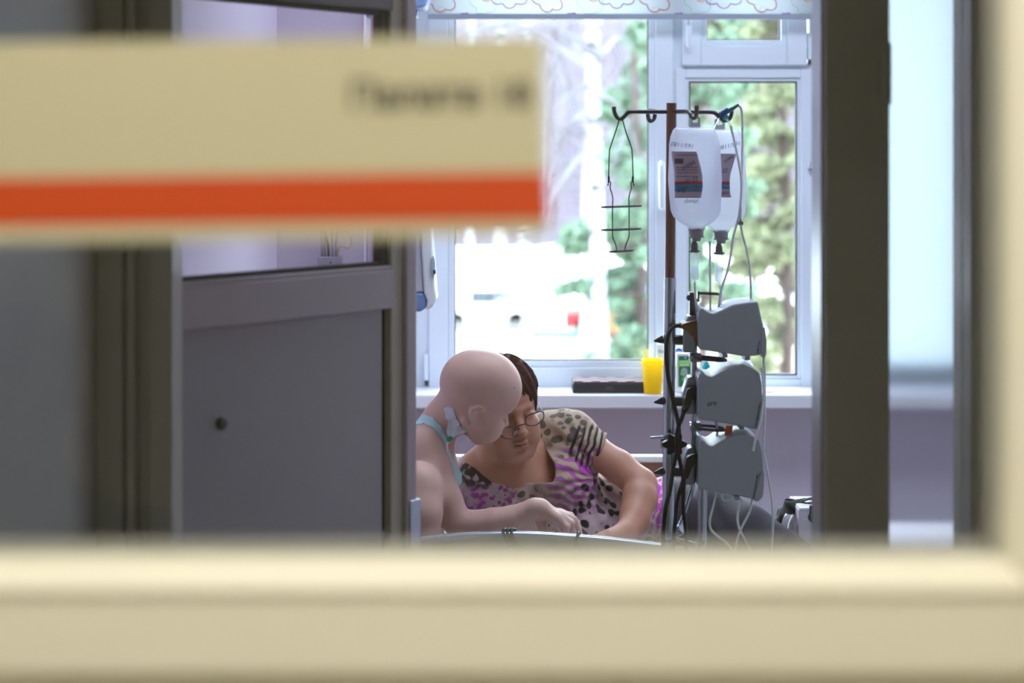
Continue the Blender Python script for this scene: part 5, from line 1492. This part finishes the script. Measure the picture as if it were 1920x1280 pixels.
VS.floor(BZ + .001)
def blouse_mat():
    m = bpy.data.materials.new('animal_print_blouse'); m.use_nodes = True
    nt = m.node_tree; N = nt.nodes.new; L = nt.links.new
    b = nt.nodes['Principled BSDF']; b.inputs['Roughness'].default_value = .85
    tc = N('ShaderNodeTexCoord')
    def noise(scale, det=2):
        n = N('ShaderNodeTexNoise'); n.inputs['Scale'].default_value = scale; n.inputs['Detail'].default_value = det; L(tc.outputs['Object'], n.inputs['Vector']); return n
    def ramp(src, a, b_):
        r = N('ShaderNodeMapRange'); r.inputs['From Min'].default_value = a; r.inputs['From Max'].default_value = b_; L(src, r.inputs['Value']); return r.outputs[0]
    def mth(op, a, b_=None):
        n = N('ShaderNodeMath'); n.operation = op; n.use_clamp = False
        for i, q in enumerate((a, b_)):
            if q is None: continue
            if isinstance(q, (int, float)): n.inputs[i].default_value = q
            else: L(q, n.inputs[i])
        return n.outputs[0]
    wob = noise(22, 2)
    def near(u, v, D, r_in, r_out):
        d = N('ShaderNodeVectorMath'); d.operation = 'DISTANCE'
        p = P(u, v, D)
        L(tc.outputs['Object'], d.inputs[0]); d.inputs[1].default_value = p - OFF_B
        w = mth('MULTIPLY_ADD', wob.outputs['Fac'], .06); w.node.inputs[2].default_value = -.03
        s_ = mth('ADD', d.outputs['Value'], w)
        return ramp(s_, px(r_out, D), px(r_in, D))
    def mx(fac, a, c):
        n = N('ShaderNodeMix'); n.data_type = 'RGBA'
        L(fac, n.inputs['Factor']) if not isinstance(fac, float) else None
        for key, q in (('A', a), ('B', c)):
            if isinstance(q, tuple): n.inputs[key].default_value = lin(q) + (1,)
            else: L(q, n.inputs[key])
        return n.outputs['Result']
    def mxm(*a):
        r = a[0]
        for q in a[1:]: r = mth('MAXIMUM', r, q)
        return r
    # stretched coordinates for spots
    nd = noise(30, 1); va = N('ShaderNodeVectorMath'); va.operation = 'MULTIPLY_ADD'
    L(nd.outputs['Color'], va.inputs[0]); va.inputs[1].default_value = (.02, .02, .02); L(tc.outputs['Object'], va.inputs[2])
    vo = N('ShaderNodeTexVoronoi'); vo.inputs['Scale'].default_value = 40; vo.inputs['Randomness'].default_value = .9; L(va.outputs[0], vo.inputs['Vector'])
    spots = ramp(vo.outputs['Distance'], .46, .39)
    vo2 = N('ShaderNodeTexVoronoi'); vo2.inputs['Scale'].default_value = 60; L(va.outputs[0], vo2.inputs['Vector'])
    small = ramp(vo2.outputs['Distance'], .46, .39)
    wv = N('ShaderNodeTexWave'); wv.inputs['Scale'].default_value = 14; wv.inputs['Distortion'].default_value = 7; wv.inputs['Detail'].default_value = 2; wv.inputs['Detail Scale'].default_value = 1.2
    mp = N('ShaderNodeMapping'); mp.inputs['Rotation'].default_value = (0, math.radians(68), 0); L(tc.outputs['Object'], mp.inputs[0]); L(mp.outputs[0], wv.inputs['Vector'])
    stripes = ramp(wv.outputs['Fac'], .44, .56)
    wv2 = N('ShaderNodeTexWave'); wv2.inputs['Scale'].default_value = 20; wv2.inputs['Distortion'].default_value = 4; wv2.inputs['Detail'].default_value = 1
    mp2 = N('ShaderNodeMapping'); mp2.inputs['Rotation'].default_value = (0, math.radians(-18), 0); L(tc.outputs['Object'], mp2.inputs[0]); L(mp2.outputs[0], wv2.inputs['Vector'])
    zebra = ramp(wv2.outputs['Fac'], .55, .62)
    beige = (172, 150, 128); pink = (184, 160, 164); mag = (176, 66, 170); mauve = (150, 92, 138); blk = (30, 26, 32); olive = (92, 84, 72); hot = (214, 78, 206)
    c = mx(near(900, 940, 4.74, 60, 130), beige, pink)
    c = mx(near(1130, 980, 4.74, 60, 120), c, pink)
    # mauve stripes over the chest
    z1 = mxm(near(1080, 895, 4.73, 55, 75), near(1060, 960, 4.72, 20, 45), near(930, 880, 4.76, 18, 35))
    c = mx(mth('MULTIPLY', stripes, z1), c, mx(near(1110, 880, 4.72, 20, 70), mauve, mag))
    # olive spots on shoulder and belly, purple on the breast, black under the arm
    z2 = mxm(near(1050, 810, 4.80, 50, 66), near(985, 930, 4.73, 25, 42), near(1050, 990, 4.72, 25, 45))
    c = mx(mth('MULTIPLY', spots, z2), c, olive)
    z3 = near(925, 935, 4.73, 42, 60)
    c = mx(mth('MULTIPLY', small, z3), c, (150, 70, 138))
    z4 = mxm(near(1128, 968, 4.74, 66, 88), near(1200, 1000, 4.80, 30, 60))
    c = mx(mth('MULTIPLY', spots, z4), c, blk)
    z5 = near(1105, 838, 4.78, 36, 48)
    c = mx(mth('MULTIPLY', zebra, z5), c, blk)
    blot = noise(40, 3)
    z6 = mxm(near(892, 892, 4.77, 28, 40), near(1020, 832, 4.76, 8, 22), near(968, 905, 4.73, 6, 16))
    c = mx(mth('MULTIPLY', z6, ramp(blot.outputs['Fac'], .42, .5)), c, (54, 48, 44))
    z7 = mxm(near(880, 955, 4.75, 28, 50), near(1245, 960, 4.85, 52, 75))
    c = mx(mth('MULTIPLY', z7, ramp(blot.outputs['Fac'], .40, .48)), c, mx(near(1245, 920, 4.85, 30, 60), mag, hot))
    c = mx(mth('MULTIPLY', near(1245, 950, 4.85, 60, 90), mth('MULTIPLY', zebra, .8)), c, (120, 40, 116))
    c = mx(mth('MULTIPLY', near(1245, 960, 4.85, 60, 90), ramp(blot.outputs['Fac'], .56, .62)), c, (226, 196, 220))
    L(c, b.inputs['Base Color'])
    n2 = noise(300, 2); bp = N('ShaderNodeBump'); bp.inputs['Strength'].default_value = .15; bp.inputs['Distance'].default_value = .001
    L(n2.outputs['Fac'], bp.inputs['Height']); L(bp.outputs['Normal'], b.inputs['Normal'])
    MATS[m.name] = m
    return m
OFF_B = Vector((0, 0, 0))
link('blouse', VS.mesh('blouse'), blouse_mat(), woman, fixn=False, ang=0)
# trousers
VP_ = Vol((.26, 4.42, .56), (.98, 5.10, .90), .004)
VP_.pell(1262, 970, 4.90, 62, 66, 80, .03)
VP_.chain([(1275, 964, 4.86, 60), (1340, 978, 4.78, 58), (1400, 1004, 4.70, 52), (1455, 1032, 4.64, 40), (1520, 1052, 4.60, 28)], .04)
VP_.chain([(1275, 975, 4.95, 58), (1360, 1000, 4.93, 50), (1430, 1030, 4.90, 36), (1560, 1040, 4.88, 24)], .03)
Up, Vp, Yp = VP_.pixels(); Xp = (VP_.lo[0] + np.arange(VP_.n[0]) * VP_.h)[:, None, None]; Zp = (VP_.lo[2] + np.arange(VP_.n[2]) * VP_.h)[None, None, :]
VP_.d = (VP_.d + .003 * np.sin((Xp * .8 + Zp * 1.1) * 70 + 2 * np.sin(Xp * 25)) * np.exp(-((Up - 1340) / 55) ** 2)).astype(np.float32)
VP_.floor(BZ + .001)
link('trousers', VP_.mesh('trousers'), mat('dark_grey_jersey', (48, 45, 54), .85, var=.06, scale=120, bump=.2), woman, fixn=False, ang=0)
# hair: cap plus locks
HAIRM = mat('dark_brown_hair', (66, 38, 32), .75, var=.6, scale=120, spec=.08)
VH = Vol(np.array(CW) - np.array([.15, .15, .12]), np.array(CW) + np.array([.15, .16, .17]), .003)
VH.ell(gW((-.012, 0, .046)), (.108, .090, .098), RW, .01); VH.ell(gW((-.05, 0, -.01)), (.07, .082, .07), RW, .03)
Xh = np.stack(np.meshgrid(*[VH.lo[i] + np.arange(VH.n[i]) * VH.h for i in range(3)], indexing='ij'), -1)
loc = ((Xh - np.array(CW)) @ RW) / .955
# fringe line: hair only behind and above a slanted edge
edge = np.minimum(.088 - loc[..., 2] * -.0 - loc[..., 0] + np.maximum(loc[..., 2] - .055, 0) * 3.5 + .006 * np.sin(loc[..., 1] * 160), loc[..., 2] + .045 - np.maximum(loc[..., 0], 0) * .9)
side = np.where(loc[..., 0] > .02, loc[..., 2] - .030 - .012 * np.sin(loc[..., 1] * 260) + .35 * np.maximum(np.abs(loc[..., 1]) - .045, 0) / .03 * .10, 1)
VH.d = np.maximum(VH.d, (-np.minimum(edge, side)).astype(np.float32))
VH.d = (VH.d + .0022 * np.sin(loc[..., 1] * 190 + 4 * np.sin(loc[..., 0] * 30) + loc[..., 2] * 40)).astype(np.float32)
hair = link('hair', VH.mesh('hair'), HAIRM, woman, fixn=False, ang=0)
rng = random.Random(5)
lk = MB()
for i in range(420):
    th = rng.uniform(-1.5, 1.5); ph = rng.uniform(.12, 1.25)
    # start near the crown, comb forward and to the sides
    d0 = np.array([math.cos(th) * math.sin(ph) * .9 - .1, math.sin(th) * math.sin(ph), math.cos(ph)])
    pts = []
    for k in range(6):
        t = k / 5
        ph2 = ph + t * rng.uniform(.25, .42); th2 = th + t * rng.uniform(.1, .25)
        d = np.array([math.cos(th2) * math.sin(ph2) - .05, math.sin(th2) * math.sin(ph2), math.cos(ph2)])
        r = np.array([.106, .090, .097]) * (1.02 + .04 * math.sin(t * math.pi) + .02 * rng.random())
        pts.append(gW(np.array([-.008, 0, .045]) + d * r))
    l5 = RW.T @ (pts[-1] - np.array(CW)) / .955
    if l5[2] < (.028 if l5[0] > .03 and abs(l5[1]) < .06 else -.03): continue
    lk.tube([Vector(p) for p in pts], [.0022, .0026, .0026, .0022, .0016, .0005], 5)
link_o = lk.build('hair_locks', HAIRM, hair)
link_o['kind'] = 'stuff'
# glasses low on the nose
GF = mat('brown_glasses_frame', (70, 44, 40), .3, .2)
gl_ = []
fb = MB()
def lens(q):
    pts = []
    for i in range(28):
        th = 2 * math.pi * i / 28
        x_ = abs(math.cos(th)) ** .8 * math.copysign(1, math.cos(th)); z_ = abs(math.sin(th)) ** .8 * math.copysign(1, math.sin(th))
        y = q * (.0335 + .0225 * x_ * q * q)
        pts.append(gW((.124 - .22 * abs(y) ** 1.15 + .0, q * .0360 + .0275 * x_, -.021 + .0155 * z_ + q * .0115 + (.006 if x_ * q > 0 else 0) * abs(x_))))
    return pts
eg = thing('eyeglasses', 'thin brown framed eyeglasses low on the nose of the reclining person', 'glasses', gW((.11, 0, -.02)))
LENSM = glass('spectacle_lens', (.97, .97, .98), .05)
for q in (-1, 1):
    pts = lens(q)
    MB().tube([Vector(p) for p in pts], .0016, 7, closed=True).build('rim', GF, eg)
    c_ = sum(np.array(p) for p in pts) / len(pts)
    b = MB(); b.add([Vector(c_)] + [Vector(p) for p in pts], [(0, i + 1, (i + 1) % 28 + 1) for i in range(28)]); b.build('lens', LENSM, eg)
    out = gW((.124 - .22 * .057 ** 1.15, q * .062, -.006 + q * .0115))
    MB().tube([Vector(out), Vector(gW((.085, q * .074, -.004))), Vector(gW((.02, q * .085, .010))), Vector(gW((-.01, q * .085, .012)))], .0013, 7).build('temple', GF, eg)
MB().tube([Vector(gW((.118, -.0105, -.020))), Vector(gW((.123, 0, -.016))), Vector(gW((.118, .0105, -.018)))], .0017, 8).build('bridge', GF, eg)
# brows and lips tints as thin patches
ring = thing('finger_ring', 'thin pale ring shaped band among the fingers over the blanket', 'ring', P(1034, 990, 4.40))
MB().tube([P(1034, 987, 4.40) + Vector((.012 * math.cos(t), .008 * math.sin(t), .010 * math.sin(t))) for t in [2 * math.pi * i / 24 for i in range(24)]], .0016, 7, closed=True).build('band', mat('pale_cream_band', (220, 208, 196), .4), ring)
MB().ell(P(1034, 983, 4.405) + Vector((0, -.004, .002)), (.004, .002, .002), 6).build('bead', mat('pale_cream_band', (220, 208, 196)), ring)

# ------------------------------------------------------------------ bags behind the feet
VBG = Vol(np.array(P(1440, 1030, 4.62)) - np.array([.0, 0, .01]), np.array(P(1660, 915, 4.95)), .004)
VBG.chain([(1466, 972, 4.78, 15), (1485, 955, 4.78, 17), (1520, 950, 4.78, 19), (1600, 946, 4.78, 20)], .02)
VBG.pell(1533, 962, 4.70, 18, 20, 10, .02); VBG.pell(1580, 945, 4.80, 60, 16, 40, .02)
VBG.chain([(1465, 975, 4.76, 12), (1457, 995, 4.78, 10), (1455, 1025, 4.79, 10)], .01)
Xb = (VBG.lo[0] + np.arange(VBG.n[0]) * VBG.h)[:, None, None]; Zb = (VBG.lo[2] + np.arange(VBG.n[2]) * VBG.h)[None, None, :]
VBG.d = (VBG.d + .003 * np.sin(Xb * 120 + Zb * 160)).astype(np.float32)
hb_ = thing('black_bag', 'crumpled black bag lying over the white carton', 'bag', P(1530, 1028, 4.78))
link('bag_cloth', VBG.mesh('bag_cloth'), mat('black_bag_cloth', (24, 26, 28), .7, var=.2, scale=60), hb_, fixn=False, ang=0)
MB().tube(pp([(1500, 941, 4.75), (1520, 934, 4.74), (1545, 930, 4.74), (1600, 932, 4.75)]), .003, 8).build('strap', mat('olive_strap', (74, 72, 62), .6), hb_)
VG = Vol(np.array(P(1448, 1032, 4.62)), np.array(P(1502, 945, 4.86)), .0035)
VG.pell(1480, 998, 4.74, 18, 42, 26, .01); VG.pell(1476, 1012, 4.75, 16, 24, 30, .02)
Xg = (VG.lo[0] + np.arange(VG.n[0]) * VG.h)[:, None, None]; Zg = (VG.lo[2] + np.arange(VG.n[2]) * VG.h)[None, None, :]
VG.d = (VG.d + .003 * np.sin(Xg * 230 + 2 * np.sin(Zg * 60))).astype(np.float32)
gb = thing('plastic_bag', 'crumpled translucent plastic bag beside the white carton', 'bag', P(1478, 1028, 4.75))
link('film', VG.mesh('film'), mat('crumpled_clear_film', (150, 140, 146), .2, var=.4, scale=70), gb, fixn=False, ang=0)
MB().tube(pp([(1486, 965, 4.72), (1478, 985, 4.70), (1480, 1010, 4.69), (1492, 1026, 4.70)]), .002, 6).build('seam', WPR, gb)

# ------------------------------------------------------------------ person waiting in the corridor, mirrored in the door glass
wt = thing('person', 'seated person in a dark cap and coat waiting in the corridor', 'person', (-.80, -.75, 0))
bn = thing('corridor_bench', 'plain wooden bench in the corridor under the waiting person', 'bench', (-.85, -.85, 0))
BW = mat('light_bench_wood', (170, 140, 104), .5, var=.15, scale=20)
for i in range(3): MB().box((-1.35, -1.02 + i * .125, .40), (-.35, -.91 + i * .125, .43)).build('slat', BW, bn, bevel=.004)
for sx in (-1.25, -.45):
    for sy in (-.98, -.70): MB().box((sx - .02, sy - .02, 0), (sx + .02, sy + .02, .40)).build('leg', BW, bn)
VQ = Vol((-1.25, -1.15, .0), (-.30, -.10, 1.45), .008)
hc = np.array((-.79, -.62, 1.225)); RQ = headrot(160, 12, 0)
face(VQ, hc, RQ, 1.03)
VQ.cap(hc + (0, -.03, -.06), hc + (0, -.08, -.19), .055, .06, .03)
VQ.ell(hc + (0, -.10, -.30), (.20, .12, .15), None, .06); VQ.ell(hc + (0, -.12, -.55), (.18, .14, .25), None, .06)
for q in (-1, 1):
    sh = hc + (q * .19, -.10, -.25)
    VQ.cap(sh, sh + (q * .04, .02, -.27), .055, .045, .03); VQ.cap(sh + (q * .04, .02, -.27), sh + (-q * .08, .24, -.36), .042, .03, .02)
    VQ.ell(sh + (-q * .10, .28, -.37), (.035, .05, .025), None, .02)
    hp = hc + (q * .10, -.12, -.70)
    VQ.cap(hp, hp + (q * .03, .40, .0), .085, .065, .04); VQ.cap(hp + (q * .03, .40, .0), hp + (q * .02, .38, -.44), .06, .042, .03)
    VQ.ell(hp + (q * .02, .43, -.48), (.045, .12, .035), None, .02)
VQ.floor(.001)
link('body', VQ.mesh('body'), mat('dark_blue_coat', (44, 48, 62), .8, var=.1), wt, fixn=False, ang=0)
VK = Vol(hc - .17, hc + np.array((.17, .17, .2)), .006)
VK.ell(hc + RQ @ np.array((-.005, 0, .05)), (.113, .093, .10), RQ, .01)
VK.ell(hc + RQ @ np.array((.10, 0, .055)), (.06, .07, .012), RQ, .02)
loc2 = (np.stack(np.meshgrid(*[VK.lo[i] + np.arange(VK.n[i]) * VK.h for i in range(3)], indexing='ij'), -1) - hc) @ RQ
VK.d = np.maximum(VK.d, (.035 - loc2[..., 2]).astype(np.float32))
link('cap', VK.mesh('cap'), mat('dark_cap_cloth', (36, 38, 48), .9), wt, fixn=False, ang=0)

# ------------------------------------------------------------------ corridor ceiling lamp and two added fill panels
def lamp_or_fill_panel(loc, sx, sy, s, label, warm, n_=''):
    t = thing('lamp_or_fill', label, 'light', (loc[0], loc[1], 2.64))
    b = MB()
    for lo, hi in (((-sx, -sy), (sx, -sy + .02)), ((-sx, sy - .02), (sx, sy)), ((-sx, -sy), (-sx + .02, sy)), ((sx - .02, -sy), (sx, sy))):
        b.box((loc[0] + lo[0], loc[1] + lo[1], 2.63), (loc[0] + hi[0], loc[1] + hi[1], 2.70))
    b.build('frame', WHITE, t)
    MB().box((loc[0] - sx + .02, loc[1] - sy + .02, 2.645), (loc[0] + sx - .02, loc[1] + sy - .02, 2.66)).build('diffuser', emit('lit_diffuser_' + ('warm' if warm else 'cool_fill') + n_, (255, 250, 240) if warm else (222, 234, 255), s), t)
lamp_or_fill_panel((.0, .36), .6, .3, CORRIDOR_LAMP, 'lit wide panel lamp on the corridor ceiling beside the ward door', True)
lamp_or_fill_panel((.0, -1.25), .6, .15, CORRIDOR_FILL, 'added narrow fill panel along the far side of the corridor ceiling', True, '_fill')  # added fill that brightens the back wall mirrored in the door glass
lamp_or_fill_panel((.55, 4.5), .6, .3, WARD_FILL, 'added rectangular fill panel on the ward ceiling over the bed', False)  # added fill that lifts the dim ward, no known lamp here
